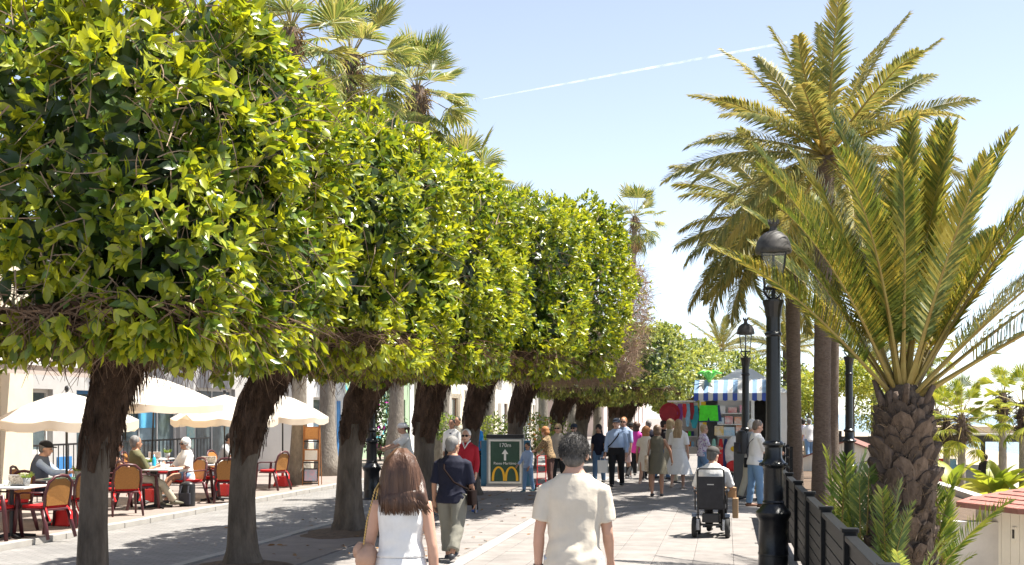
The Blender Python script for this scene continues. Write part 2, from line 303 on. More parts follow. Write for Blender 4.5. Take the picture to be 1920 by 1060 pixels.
def fig_tree(label, base, top_in, C, H, n_tips, leafsz, n_big=0, lean=.5, flare_z=1.55, mat_leaf=None, bare=0.0, seed=1, e=4.2, trunk_r=.2, roots=1500, pale=False, group='clipped fig trees along the promenade', twigs=500, keep=None, lpt=7):
    rs = np.random.RandomState(seed); C = np.array(C); H = np.array(H); root = thing('fig_tree', label, 'tree', tuple(base), group=group); B0 = np.array(base)
    ml = mat_leaf or M_leaf
    # trunk: grey, buttressed, ridged; then the dark mass of fused aerial roots
    tx, ty = top_in; zb = C[2] - H[2]; mb = MB(); n = 20; rings = []
    prof = [(-.05, 1.75), (.06, 1.5), (.2, 1.22), (.45, 1.05), (.8, .96), (1.15, .93), (1.45, .98), (flare_z + .1, 1.05)]
    ph = rs.uniform(0, 6, 4)
    def cen(z):
        s = max(0, (z - .5) / (zb + .3 - .5)); return Vector((tx * s ** 3, ty * s ** 3, z))
    for z, q in prof:
        for k in range(n):
            a = 2 * PI * k / n; r = trunk_r * q * (1 + .10 * math.sin(3 * a + ph[0]) + .07 * math.sin(5 * a + ph[1] + z) + (.22 * max(0, .5 - z)) * math.sin(4 * a + ph[2]))
            mb.v.append(tuple(cen(z) + Vector((r * math.cos(a), r * math.sin(a), 0))))
    mb.f = [(i * n + k, i * n + (k + 1) % n, (i + 1) * n + (k + 1) % n, (i + 1) * n + k) for i in range(len(prof) - 1) for k in range(n)]
    tr = mb.build('trunk', M_bark, root, True)
    mb = MB(); zz = [flare_z - .12, flare_z + .1, (flare_z + zb) / 2 + .05, zb - .05, zb + .3, zb + .9]; qq = [1.06, 1.2, 1.32, 1.65, 2.4, 2.7]
    for zi, (z0_, q) in enumerate(zip(zz, qq)):
        for k in range(n):
            z = z0_ + (rs.uniform(-.2, .1) if zi == 0 else 0); a = 2 * PI * k / n; r = trunk_r * q * (1 + .12 * math.sin(4 * a + ph[2] + 3 * z) + .10 * math.sin(7 * a + ph[3] - 2 * z)) + rs.normal() * .012
            mb.v.append(tuple(cen(z) + Vector((r * math.cos(a), r * math.sin(a), 0))))
    mb.f = [(i * n + k, i * n + (k + 1) % n, (i + 1) * n + (k + 1) % n, (i + 1) * n + k) for i in range(len(zz) - 1) for k in range(n)] + [tuple(range(n))[::-1]]
    mb.build('root_collar', M_roots, tr, True)
    # fibres clinging to the collar
    k = 420; a = rs.uniform(0, 2 * PI, k); z = rs.uniform(flare_z - .04, zb + .25, k); cc = np.array([cen(q) for q in z]); rr = trunk_r * np.interp(z, zz, qq) * 1.05
    P = cc + np.stack([np.cos(a) * rr, np.sin(a) * rr, 0 * a], 1); D = np.stack([np.cos(a) * .08, np.sin(a) * .08, -np.ones(k)], 1)
    V, T = strips(P, D, rs.uniform(.08, .26, k), rs.uniform(.004, .010, k), 0 * a, 2, rs)
    o = mk('aerial_root', npmesh('aerial_root', V, T), M_roots, tr); o['kind'] = 'stuff'
    # crown
    cr = bpy.data.objects.new('crown', None); COL.objects.link(cr); cr.parent = root; rel = C - B0
    # main limbs
    for k in range(6):
        d = Vector((rs.uniform(-1, 1), rs.uniform(-1, 1), rs.uniform(.1, .8))); mb = MB(); p0 = cen(zb); p1 = Vector(rel) + Vector((d.x * H[0] * .7, d.y * H[1] * .7, d.z * H[2] * .7))
        mb.tube([p0, p0.lerp(p1, .4) + Vector((0, 0, .15)), p0.lerp(p1, .75), p1], [.10, .07, .045, .02], 6); mb.build('limb', M_bark, cr, True)
    # twig tips over the shell, then a rosette of leaves on each
    d = unit(rs.normal(size=(n_tips, 3))); d[:, 2] = np.where((d[:, 2] < -.55) & (rs.rand(n_tips) < .6), -d[:, 2], d[:, 2])
    # area-even over the box rather than the sphere
    u = rs.uniform(-1, 1, (n_tips, 3)); ax = rs.choice(3, n_tips, p=np.array([H[1] * H[2], H[0] * H[2], H[0] * H[1]]) / (H[1] * H[2] + H[0] * H[2] + H[0] * H[1])); u[np.arange(n_tips), ax] = np.where(rs.rand(n_tips) < .5, -1, 1)
    lo = rs.rand(n_tips) < .08; tt = rs.uniform(0, 2 * PI, n_tips); rim_ = np.stack([np.cos(tt), np.sin(tt)], 1); rim_ = rim_ / np.maximum(np.abs(rim_).max(1, keepdims=True), 1e-6) * rs.uniform(.6, .98, n_tips)[:, None]
    u[lo, 0] = rim_[lo, 0]; u[lo, 1] = rim_[lo, 1]; u[lo, 2] = -rs.uniform(.84, 1.0, lo.sum())
    d = unit(u); r = np.where(d[:, 2] < 0, superell(d, 8.0), superell(d, e)) * lump(d, seed * 1.7); hole = np.sin(d[:, 0] * 5 + seed) + np.sin(d[:, 1] * 6 + 2 * seed) + np.sin(d[:, 2] * 7 + seed * .7)
    pw = d * r[:, None] * H; cl_ = np.sin(pw[:, 0] * 5.3 + seed) * np.sin(pw[:, 1] * 4.7 + 2 * seed) + np.sin(pw[:, 2] * 5.9 + pw[:, 1] * 2.3 + seed) * .8 + np.sin(pw[:, 0] * 9 + pw[:, 2] * 8) * .4
    depth = 1 - np.abs(rs.normal(0, .05, n_tips)) - np.where(hole > 1.1, .13, 0) + .055 * (cl_ - .3)
    tip = d * r[:, None] * depth[:, None] * H; tip[lo] = u[lo] * H * np.array([1, 1, 1.02]); tip[:, :2] *= (1 - .20 * np.clip(-tip[:, 2:3] / H[2], 0, 1) ** 1.5); nrm = unit(np.sign(d) * np.abs(d * r[:, None]) ** (e - 1) / H)
    m_ = rs.randint(lpt - 2, lpt + 2, n_tips); idx = np.repeat(np.arange(n_tips), m_); N_ = len(idx)
    twd = unit(nrm + rs.normal(size=(n_tips, 3)) * .55 + np.array([0, 0, .25]))
    ph_ = rs.uniform(0, 2 * PI, N_); t1 = unit(np.cross(twd, rs.normal(size=(n_tips, 3)))); t2 = np.cross(twd, t1)
    radial = t1[idx] * np.cos(ph_)[:, None] + t2[idx] * np.sin(ph_)[:, None]; opn = rs.uniform(.35, 1.5, N_)[:, None]
    ax_ = twd[idx] + radial * opn + np.array([0, 0, -.12]); ax_[lo[idx], 2] -= .9; nr_ = twd[idx] * .9 - radial * .35 + np.array([0, 0, .35]) + rs.normal(size=(N_, 3)) * .25
    P = tip[idx] - twd[idx] * (rs.uniform(0, 1, N_) * leafsz * .9)[:, None]; sc = leafsz * rs.uniform(.62, 1.12, N_)
    if bare: sel = rs.rand(N_) > bare; P, ax_, nr_, sc = P[sel], ax_[sel], nr_[sel], sc[sel]
    P = P + rel; R = frames(ax_, nr_)
    if keep is not None: sel = keep(P + B0); P, R, sc = P[sel], R[sel], sc[sel]
    if n_big:                                      # the leaves that show largest are objects of their own
        W = P + B0; lat = W @ np.array(RT); t = W @ np.array(FW); px = 960 + F_PX * lat / t; py = HOR - F_PX * (W[:, 2] - CAM_H) / t
        facing = ((W - np.array([0, 0, CAM_H])) * (P - rel)).sum(1) < 0
        sco = np.where((px > 10) & (px < 1300) & (py > 5) & (py < 700) & facing, sc / t, 0); big = np.argsort(-sco)[:n_big]
        for i in big:
            o = bpy.data.objects.new('leaf', LEAF_ME); COL.objects.link(o); o.parent = cr
            mt = Matrix(R[i].tolist()).to_4x4(); mt = Matrix.Translation(P[i]) @ mt @ Matrix.Scale(sc[i], 4); o.matrix_local = mt
        msk = np.ones(len(P), bool); msk[big] = False; P, R, sc = P[msk], R[msk], sc[msk]
    V, T = leaves_mesh(P, R, sc); o = mk('foliage', npmesh('foliage', V, T), ml, cr); o['kind'] = 'stuff'
    # inner foliage: darker leaves added to fill the crown and close see-through gaps
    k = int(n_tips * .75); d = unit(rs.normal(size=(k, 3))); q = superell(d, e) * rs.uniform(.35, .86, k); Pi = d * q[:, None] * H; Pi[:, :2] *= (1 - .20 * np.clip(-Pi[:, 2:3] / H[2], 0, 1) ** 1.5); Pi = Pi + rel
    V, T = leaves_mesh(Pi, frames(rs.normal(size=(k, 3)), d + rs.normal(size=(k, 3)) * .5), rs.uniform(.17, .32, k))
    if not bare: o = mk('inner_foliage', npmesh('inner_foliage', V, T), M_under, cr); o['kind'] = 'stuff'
    # woody twigs showing between the leaves
    k = twigs; u = rs.uniform(-1, 1, (k, 3)); axx = rs.choice(3, k); u[np.arange(k), axx] = np.where(rs.rand(k) < .5, -1, 1); d = unit(u)
    Pt = d * (superell(d, e) * rs.uniform(.80, .97, k))[:, None] * H; Pt[:, :2] *= (1 - .20 * np.clip(-Pt[:, 2:3] / H[2], 0, 1) ** 1.5); Pt = Pt + rel; V, T = strips(Pt, d * .6 + rs.normal(size=(k, 3)), rs.uniform(.15, .55, k), rs.uniform(.003, .009, k), rs.uniform(0, .08, k), 3, rs)
    o = mk('twig', npmesh('twig', V, T), M_twigt if bare else M_twigp, cr); o['kind'] = 'stuff'
    # brown underside: matted aerial roots
    k = roots; x = rs.uniform(-1, 1, k); y = rs.uniform(-1, 1, k); rim = np.maximum(np.abs(x), np.abs(y)); z = -.97 + .10 * rs.rand(k) + .16 * rim ** 4
    Pr = np.stack([x * .80, y * .80, z], 1) * H + rel; D = rs.normal(size=(k, 3)) * np.array([1, 1, .35]) + np.array([0, 0, -.25])
    V, T = strips(Pr, D, rs.uniform(.12, .5, k), rs.uniform(.003, .010, k), rs.uniform(.02, .16, k), 3, rs)
    o = mk('hanging_root', npmesh('hanging_root', V, T), (M_twigt if bare else M_twigp) if pale else M_twig, cr); o['kind'] = 'stuff'
    mb = MB(); g = 9                                # matted felt that closes the crown from below
    for j in range(g):
        for i in range(g):
            a, c_ = -1 + 2 * i / (g - 1), -1 + 2 * j / (g - 1); mb.v.append((a * .74 * H[0] + rel[0], c_ * .74 * H[1] + rel[1], rel[2] - H[2] * (.93 - .14 * max(abs(a), abs(c_)) ** 3) + rs.normal() * .03))
    mb.f = [(j * g + i, j * g + i + 1, j * g + g + i + 1, j * g + g + i) for j in range(g - 1) for i in range(g - 1)]
    mb.build('root_mat', M_twigt if bare else M_roots, cr, True)
    return root
RX = -5.75
def TY(px, t): return AT(px, t).y
def crown(yc, hy, xl, xr, zb, zt): return ((xl + xr) / 2, yc, (zb + zt) / 2), ((xr - xl) / 2, hy, (zt - zb) / 2)
c, h = crown(10.2, 2.05, -6.35, -3.6, 2.36, 5.45)
fig_tree('big clipped fig tree with dark root collar beside the first cafe umbrella', (RX, 10.5, 0), (.45, 0), c, h, 4600, .15, 300, seed=3, trunk_r=.135, roots=1900, twigs=1500, lpt=6)
c, h = crown(14.75, 2.25, -6.3, -3.38, 2.42, 5.5)
fig_tree('clipped fig tree with twisting trunk next to the table of the white-haired woman', (RX, 14.0, 0), (.55, .3), c, h, 5600, .125, 300, seed=5, trunk_r=.155, roots=1900, twigs=500)
c, h = crown(18.6, 2.3, -6.3, -3.2, 2.5, 5.75)
fig_tree('clipped fig tree with thick shaggy collar beside the black lamp post', (RX, 18.3, 0), (.6, .3), c, h, 5600, .125, 300, seed=8, trunk_r=.195, roots=1900, flare_z=1.6)
c, h = crown(23.3, 2.3, -6.3, -2.6, 2.62, 6.0)
fig_tree('clipped fig tree with brown tufted collar behind the navy shirted man', (RX, 23.0, 0), (.4, .2), c, h, 4900, .13, 200, seed=12, trunk_r=.20, roots=1900, flare_z=1.6)
c, h = crown(27.3, 2.4, -6.3, -2.1, 2.78, 6.5)
fig_tree('tall clipped fig tree beside the green advertising panel', (RX, 27.5, 0), (.5, .2), c, h, 5200, .13, 200, seed=14, trunk_r=.20, roots=1900, pale=True, flare_z=1.75)
c, h = crown(33.3, 2.0, -6.45, -1.95, 2.75, 6.2)
fig_tree('dry twiggy fig tree almost bare of leaves behind the advertising panel', (RX, 33.5, 0), (.6, .2), c, h, 2600, .13, 0, seed=15, trunk_r=.22, roots=4200, pale=True, bare=.9, twigs=9000, flare_z=1.8)
c, h = crown(41.5, 3.0, -6.8, -1.15, 2.45, 4.85)
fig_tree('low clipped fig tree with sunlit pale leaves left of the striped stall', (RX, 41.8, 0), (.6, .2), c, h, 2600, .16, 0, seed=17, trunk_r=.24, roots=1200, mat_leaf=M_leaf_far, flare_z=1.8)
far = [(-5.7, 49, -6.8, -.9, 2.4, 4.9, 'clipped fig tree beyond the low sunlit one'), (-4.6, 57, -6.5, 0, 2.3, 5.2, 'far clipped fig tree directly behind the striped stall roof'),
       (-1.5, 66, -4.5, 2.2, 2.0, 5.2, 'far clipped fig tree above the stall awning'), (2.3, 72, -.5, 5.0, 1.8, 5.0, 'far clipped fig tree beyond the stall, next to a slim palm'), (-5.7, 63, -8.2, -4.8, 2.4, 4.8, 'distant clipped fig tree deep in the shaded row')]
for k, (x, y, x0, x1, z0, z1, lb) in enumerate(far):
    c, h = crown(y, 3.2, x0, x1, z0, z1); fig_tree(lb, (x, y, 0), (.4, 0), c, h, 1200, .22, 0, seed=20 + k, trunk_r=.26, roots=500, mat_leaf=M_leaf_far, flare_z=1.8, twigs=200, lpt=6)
# bare soil heaps at the trunk feet
for k, (y, r_) in enumerate(((14.0, .55), (18.3, .75), (23.0, .6))):
    mb = MB(); n = 22
    mb.v.append((0, 0, .09))
    for q, z in ((.55, .065), (1, .013)):
        for i in range(n): a = 2 * PI * i / n; rr = r_ * q * (1 + .13 * math.sin(3 * a + k) + .06 * math.sin(7 * a)); mb.v.append((rr * math.cos(a), rr * math.sin(a) * 1.2, z))
    mb.f = [(0, 1 + i, 1 + (i + 1) % n) for i in range(n)] + [(1 + i, 1 + n + i, 1 + n + (i + 1) % n, 1 + (i + 1) % n) for i in range(n)]
    tag(mb.build('soil', M_soil, None, True, (RX, y, 0)), kind='structure')

# dry leaves and twigs lying about under the row
n = 420; P = np.stack([RS.normal(-5.3, 1.3, n), RS.uniform(9, 36, n), np.full(n, .02)], 1); P = P[(P[:, 0] > -9.5) & (P[:, 0] < 0)]; P[:, 2] = np.where(P[:, 0] < -6.6, .012, .024); n = len(P)
V, T = leaves_mesh(P, frames(RS.normal(size=(n, 3)) * np.array([1, 1, .08]), np.array([0, 0, 1.0]) + RS.normal(size=(n, 3)) * .25), RS.uniform(.05, .12, n))
tag(mk('fallen_leaves', npmesh('fallen_leaves', V, T), mat('dry_leaf', (.16, .075, .03), .9, .4, 5, col2=(.30, .17, .07))), 'dry brown leaves scattered over the paving under the fig trees', 'leaves', kind='stuff')
# ================================================================ palms
M_pin = leafmat('date_palm_leaflet', (.05, .085, .018), (.14, .17, .03), (.34, .29, .05), tr=.36, rough=.42, spec=.5, yfrac=.7)
M_pin2 = leafmat('tall_date_palm_leaflet', (.075, .095, .026), (.155, .165, .042), (.31, .265, .065), tr=.35, rough=.5, spec=.4, yfrac=.65)
M_pinG = leafmat('young_palm_leaflet', (.05, .10, .02), (.11, .17, .03), (.25, .28, .05), tr=.35, rough=.45, yfrac=.7)
M_rach = mat('palm_rachis', (.23, .15, .04), .6, .25, 5, col2=(.28, .24, .07))
M_boot = mat('palm_leaf_base', (.045, .03, .022), .9, .4, 14, .8, 60, col2=(.15, .11, .085), stretch=(1, 1, .25), objvar=.35)
M_trunkp = mat('palm_trunk_fibre', (.05, .035, .025), .95, .4, 16, .9, 50, col2=(.13, .095, .07))
M_slim = mat('slim_palm_trunk', (.10, .07, .05), .9, .3, 20, 1.0, 40, col2=(.19, .145, .11), stretch=(.6, .6, 2.2), bdist=.04)
M_wash = mat('fan_palm_trunk', (.17, .145, .12), .9, .25, 12, .8, 26, col2=(.28, .25, .21), stretch=(1, 1, .5), bdist=.03)
M_thatch = mat('dry_palm_thatch', (.22, .13, .065), .95, .3, 10, col2=(.36, .24, .13))
M_fan = leafmat('fan_palm_leaf', (.07, .11, .025), (.155, .195, .045), (.34, .32, .09), tr=.4, rough=.45, yfrac=.68)
M_fanB = leafmat('bright_fan_palm_leaf', (.10, .16, .02), (.22, .27, .03), (.38, .38, .06), tr=.45, rough=.45, yfrac=.6)
def rachis_path(L, droop, n=14, curl=0.0):
    # starts along +Y and sinks under its own weight; returns points in the YZ plane
    p = Vector((0, 0, 0)); out = [p.copy()]; a = 0.0; st = L / n
    for k in range(n):
        a -= droop * ((k + 1) / n) ** 1.3 / n * 1.7; p = p + Vector((curl * st * (k / n), math.cos(a), math.sin(a))) * st; out.append(p.copy())
    return out
def frond_mesh(name, L, droop, nl, ll, wd, seed, bare=.14, rr=.022, vee=.55, flop=.35, curl=0.0):
    rs = np.random.RandomState(seed); pts = rachis_path(L, droop, 14, curl); mb = MB()
    mb.tube(pts, [(rr * (1.9 - 1.75 * (k / 14) ** .6) * (1.25 if k < 2 else 1), rr * (1.2 - 1.1 * (k / 14) ** .7)) for k in range(15)], 5)
    nr = len(mb.f); P = np.array(pts)
    def ev(s): i = min(int(s * 14), 13); q = s * 14 - i; return P[i] * (1 - q) + P[i + 1] * q, unit((P[i + 1] - P[i])[None])[0]
    for k in range(nl):
        s = bare + (1 - bare) * (k + rs.rand() * .6) / nl; c, tg = ev(min(s, .999)); u = (s - bare) / (1 - bare)
        le = ll * (.45 + .55 * math.sin(PI * min(.08 + u * .9, 1)) ** .6) * (1 - .45 * u ** 4) * rs.uniform(.88, 1.1); fw = .55 + .75 * u
        up = np.cross(np.array([1, 0, 0]), tg)
        for sd in (-1, 1):
            d = np.array([sd, 0, 0]) * .9 + tg * fw * rs.uniform(.85, 1.15) + up * (vee + rs.normal() * .13); d /= np.linalg.norm(d)
            side = np.cross(d, up * .8 + np.array([sd * .5, 0, 0])); side /= np.linalg.norm(side); m1 = c + d * le * .5; tip = c + d * le + np.array([0, 0, -1]) * le * flop * rs.uniform(.3, 1.2)
            w1 = wd * .5; o = len(mb.v)
            mb.v += [tuple(c - side * w1 * .5), tuple(c + side * w1 * .5), tuple(m1 + side * w1), tuple(m1 - side * w1), tuple(tip)]
            mb.f += [(o, o + 1, o + 2, o + 3), (o + 3, o + 2, o + 4)]
    me = bpy.data.meshes.new(name); me.from_pydata(mb.v, [], mb.f); me.update(); return me, nr
def put_frond(me, parent, pos, az, el, roll, sc, name='frond'):
    o = bpy.data.objects.new(name, me); COL.objects.link(o); o.parent = parent
    o.matrix_local = Matrix.Translation(pos) @ Matrix.Rotation(az, 4, 'Z') @ Matrix.Rotation(el, 4, 'X') @ Matrix.Rotation(roll, 4, 'Y') @ Matrix.Scale(sc, 4); return o
def frond_set(L, droops, nl, ll, wd, seed, m, **k):
    out = []
    for i, dr in enumerate(droops):
        me, nr = frond_mesh('frond', L, dr, nl, ll, wd, seed + i, curl=[-.08, .1, .0, .05, -.05][i % 5], **k); me.materials.append(m); me.materials.append(M_rach)
        me.polygons.foreach_set("material_index", [1] * nr + [0] * (len(me.polygons) - nr)); out.append(me)
    return out
# --- foreground date palm: stout trunk armoured with old leaf bases
t = 14.4; PB = AT(1692, t, BZ); root = thing('date_palm', 'stout date palm with scaly dark trunk and upright fronds behind the fence', 'tree', PB)
zt = ZH(762, t) - BZ
tr = MB().lathe([(.34, -.1), (.35, .4), (.33, 1.2), (.30, 2.0), (.29, 2.7), (.27, 3.2), (.24, zt), (.17, zt + .25)], 24).build('trunk', M_trunkp, root, True)
bm_ = MB()
for r_, z_, n_ in ((0, 0, 0),):
    prof = [(-.085, -.10, .0), (.085, -.10, .0), (.105, .02, .03), (.07, .13, .085), (0, .18, .10), (-.07, .13, .085), (-.105, .02, .03)]
    fr = [(x, -.015 - d, z) for x, z, d in prof]; bk = [(x * 1.05, .06, z) for x, z, d in prof]; ce = [(0, -.075, .03)]
    bm_.add(fr + bk + ce, [(14, i, (i + 1) % 7) for i in range(7)] + [(i, 7 + i, 7 + (i + 1) % 7, (i + 1) % 7) for i in range(7)])
boot = bpy.data.meshes.new('leaf_base'); boot.from_pydata(bm_.v, [], bm_.f); boot.update(); boot.materials.append(M_boot)
k = 0; z = .35
while z < zt + .02:
    n = 11
    for i in range(n):
        a = 2 * PI * (i + .5 * (k % 2)) / n + k * .13 + random.uniform(-.06, .06)
        r = np.interp(z, [0, 1.2, 2.0, 2.7, 3.2, zt], [.35, .33, .30, .29, .27, .24]) + .005
        if random.random() < .13: continue
        o = bpy.data.objects.new('leaf_base', boot); COL.objects.link(o); o.parent = tr; s = random.uniform(.7, 1.35)
        o.matrix_local = Matrix.Translation((r * math.cos(a), r * math.sin(a), z + random.uniform(-.025, .025))) @ Matrix.Rotation(a + PI / 2, 4, 'Z') @ Matrix.Rotation(random.uniform(-.15, .16), 4, 'X') @ Matrix.Rotation(random.uniform(-.4, .4), 4, 'Y') @ Matrix.Diagonal((s, s * random.uniform(.5, 1.05), s * random.uniform(.75, 1.05), 1))
    z += .135; k += 1
n = 1100; a = RS.uniform(0, 2 * PI, n); z_ = RS.uniform(.3, zt + .05, n); rr_ = np.interp(z_, [0, 1.2, 2.0, 2.7, 3.2, zt], [.35, .33, .30, .29, .27, .24]) + RS.uniform(.03, .075, n)
V, T = strips(np.stack([np.cos(a) * rr_, np.sin(a) * rr_, z_], 1), np.stack([np.cos(a) * .5, np.sin(a) * .5, RS.normal(.1, .9, n)], 1) + RS.normal(size=(n, 3)) * .4, RS.uniform(.05, .2, n), RS.uniform(.002, .009, n), RS.uniform(0, .06, n), 2)
o = mk('fibre', npmesh('fibre', V, T), mat('palm_fibre', (.10, .065, .04), .95, .4, 20, col2=(.26, .19, .13)), tr); o['kind'] = 'stuff'
# crown: stout petioles leaving the top of the trunk
FS = frond_set(3.45, [.34, .62, .85, .52, 1.1], 125, .47, .034, 100, M_pin, rr=.026, vee=.7, flop=.18, bare=.2)
cp = Vector((0, 0, zt + .02))
rows = [  # azimuth in degrees (0 = away, 90 = left, -90 = right), elevation, variant, scale
    (95, 48, 3, .80), (78, 60, 3, .84), (106, 46, 3, .72), (60, 54, 3, .8), (130, 56, 3, .8), (100, 66, 0, 1.0), (70, 72, 0, .95), (20, 78, 0, 1.02), (-15, 84, 0, .98), (-40, 76, 0, .98), (150, 72, 1, .86),
    (-65, 70, 0, 1.0), (-85, 60, 3, 1.02), (-100, 48, 3, 1.0), (-78, 40, 3, 1.05), (-60, 55, 3, 1.0), (-115, 62, 0, .92), (-95, 33, 1, 1.05), (-40, 50, 3, .95), (0, 60, 3, .95), (35, 62, 3, .95), (180, 74, 0, .8), (-150, 66, 3, .82), (120, 62, 3, .93), (-125, 44, 3, .9), (45, 80, 0, 1.0), (-70, 82, 0, .96)]
for az, el, vi, sc in rows:
    a = rad(az) + random.uniform(-.08, .08); rr_ = .17 * math.cos(rad(el)) + .03
    put_frond(FS[vi], root, cp + Vector((-math.sin(a) * rr_, math.cos(a) * rr_, .25 * math.sin(rad(el)) - .05)), a, rad(el), random.uniform(-.5, .5), sc * random.uniform(.95, 1.05))
for i in range(16):                                 # cut petiole stubs
    a = 2 * PI * i / 16 + random.uniform(-.1, .1); mb = MB(); L_ = random.uniform(.15, .4); el = rad(random.uniform(50, 78)); d = Vector((-math.sin(a) * math.cos(el), math.cos(a) * math.cos(el), math.sin(el))); p = cp + Vector((-math.sin(a) * .2, math.cos(a) * .2, -.08))
    mb.tube([p, p + d * L_ * .5, p + d * L_], [(.055, .03), (.042, .022), (.03, .012)], 6); mb.build('petiole_stub', M_boot, root, True)
# suckers sprouting at its foot
YS = frond_set(1.25, [.25, .5], 34, .26, .024, 160, M_pinG, rr=.012, vee=.4, flop=.12, bare=.18)
for i, (px, pyt, pyb, tt, n, lb) in enumerate(((1570, 850, 1010, 15.5, 6, 'leafy palm sucker between the fence and the tall trunks'), (1612, 865, 1060, 14.6, 4, 'slim palm sucker close to the stout trunk, fence side'), (1660, 905, 1060, 13.6, 5, 'palm sucker growing in front of the scaly trunk'), (1760, 865, 1060, 14.8, 6, 'palm sucker rising on the sea side of the scaly trunk'), (1700, 1000, 1060, 13.2, 9, 'low spiky palm sucker at the fence foot'))):
    zb_ = ZH(1075, tt) - .35; hh = ZH(pyt, tt) - zb_; sp = thing('palm_sucker', lb, 'plant', AT(px, tt, zb_), group='young palms round the stout date palm')
    for k in range(n):
        put_frond(YS[k % 2], sp, (random.uniform(-.05, .05), random.uniform(-.05, .05), 0), random.uniform(0, 6.28), rad(random.uniform(80, 89)) if i != 4 else rad(random.uniform(25, 65)), random.uniform(-1, 1), hh / 1.22 * random.uniform(.75, 1.03) if i != 4 else .75)
    MB().tube([(0, 0, -1.2), (0, 0, .05)], [.05, .04], 6).build('stem', M_boot, sp, True)
sp = thing('palm_sucker', 'single arching palm sucker reaching over the sand by the red roof', 'plant', AT(1748, 14.4, ZH(1085, 14.4)), group='young palms round the stout date palm')
put_frond(YS[1], sp, (0, 0, 0), rad(-82), rad(52), .4, 1.05); put_frond(YS[0], sp, (0, 0, 0), rad(-70), rad(80), .2, 1.0); MB().tube([(0, 0, -1.2), (0, 0, .05)], [.04, .03], 6).build('stem', M_boot, sp, True)
# --- tall date palms behind
def tall_date(label, px, t, crown_py, zb, r, n, L, lo, hi, droops, seed, skew=0.0, gold=True, vee=.28, flop=.4, pw=.75):
    rg = random.Random(seed); P = AT(px, t, zb); h = ZH(crown_py, t) - zb; root = thing('tall_date_palm', label, 'tree', P, group='tall date palms on the sea side')
    mb = MB(); k = 40; pts = []; rs_ = []
    for i in range(k + 1):
        s = i / k; pts.append((skew * s * s, .05 * math.sin(3 * s), h * s - .1)); rs_.append(r * (1.22 - .3 * min(1, s * 4) + .12 * max(0, s - .85) * 6) * (1 + .035 * (i % 2)))
    mb.tube(pts, rs_, 14); mb.build('trunk', M_slim, root, True)
    fs = frond_set(L, droops, 92, .50, .038, seed, M_pin2, rr=.026, vee=vee, flop=flop)
    top = Vector((skew, 0, h - .1))
    for i in range(n):
        s = i / (n - 1); az = i * 2.39996 + rg.uniform(-.2, .2); el = hi + (lo - hi) * s ** pw + rg.uniform(-6, 6); vi = min(len(fs) - 1, int(s * len(fs)))
        put_frond(fs[vi], root, top + Vector((-math.sin(az) * .1, math.cos(az) * .1, .2 - .35 * s)), az, rad(el), rg.uniform(-.9, .9), rg.uniform(.88, 1.06) * (.9 if el > 60 else 1))
    if gold:
        mb = MB()                                   # golden flower stalks among the leaf bases
        for i in range(60):
            a = rg.uniform(0, 6.28); e_ = rad(rg.uniform(35, 80)); d = Vector((math.cos(a) * math.cos(e_), math.sin(a) * math.cos(e_), math.sin(e_))); l_ = rg.uniform(.5, 1.0); mb.tube([top + d * .1, top + d * l_ + Vector((0, 0, -.06))], [.018, .006], 4)
        mb.build('flower_stalk', mat('palm_flower', (.62, .42, .06), .7), root)
    return root
tall_date('tall slim date palm with full golden-green crown against the sky', 1541, 25.5, 285, -.05, .185, 46, 3.3, -30, 80, [.3, .6, .85, 1.1, 1.3], 210, .08, pw=.62)
tall_date('drooping date palm whose fronds hang over the lamp lanterns', 1490, 31, 420, -.05, .19, 62, 3.1, -38, 55, [.8, 1.0, 1.2, 1.4], 230, -.1, vee=.12, flop=.65)
tall_date('third slim date palm half hidden behind the other two trunks', 1562, 36, 430, -.05, .16, 22, 2.6, -25, 60, [.7, 1.0, 1.3], 250, .1)
for i, (px, t, py, lb) in enumerate(((1352, 95, 652, 'far date palm poking above the clipped hedge by the small lamp'), (1474, 70, 648, 'far date palm with upright fronds between lamp post and slim trunks'), (1640, 62, 690, 'far date palm behind the conical post'), (1700, 75, 640, 'far slim date palm seen through the stout palm'))):
    tall_date(lb, px, t, py, -.3, .2, 20, 3.0, -5, 80, [.5, .8, 1.0], 300 + i * 7, gold=False)
# --- fan palms
def fan_mesh(name, R_, nseg, petL, seed, droop, split=.55, spread=2.5):
    rs = np.random.RandomState(seed); mb = MB(); c = Vector((0, petL, -.10 * petL)); mb.tube([(0, 0, 0), (0, petL * .5, .03), tuple(c)], [.022, .016, .011], 4); nr = len(mb.f)
    for k in range(nseg):
        a = -spread / 2 + spread * (k + .5) / nseg; da = spread / nseg * .53; l_ = R_ * (.78 + .22 * math.cos(a * .8)) * rs.uniform(.9, 1.08); dr = droop * rs.uniform(.6, 1.3)
        def p(r, aa, zz): return Vector((math.sin(aa) * r, math.cos(aa) * r, zz)) + c
        m1 = l_ * split; rid = .018 * (1 if k % 2 else -1); z1 = -dr * .12 * l_; z2 = -dr * .95 * l_ * .62; sw = rs.normal() * .06
        o = len(mb.v); mb.v += [tuple(p(.02, a, 0)), tuple(p(m1, a - da, z1 - rid)), tuple(p(m1, a, z1 + rid)), tuple(p(m1, a + da, z1 - rid)), tuple(p(l_ * .8, a - da * .35 + sw, z1 * .4 + z2 * .45)), tuple(p(l_ * .8, a + da * .35 + sw, z1 * .4 + z2 * .45)), tuple(p(l_ * (.98 - .2 * dr), a + sw * 1.5, z2))]
        mb.f += [(o, o + 1, o + 2), (o, o + 2, o + 3), (o + 1, o + 4, o + 5, o + 2), (o + 2, o + 5, o + 3), (o + 4, o + 6, o + 5)]
    me = bpy.data.meshes.new(name); me.from_pydata(mb.v, [], mb.f); me.update(); return me, nr
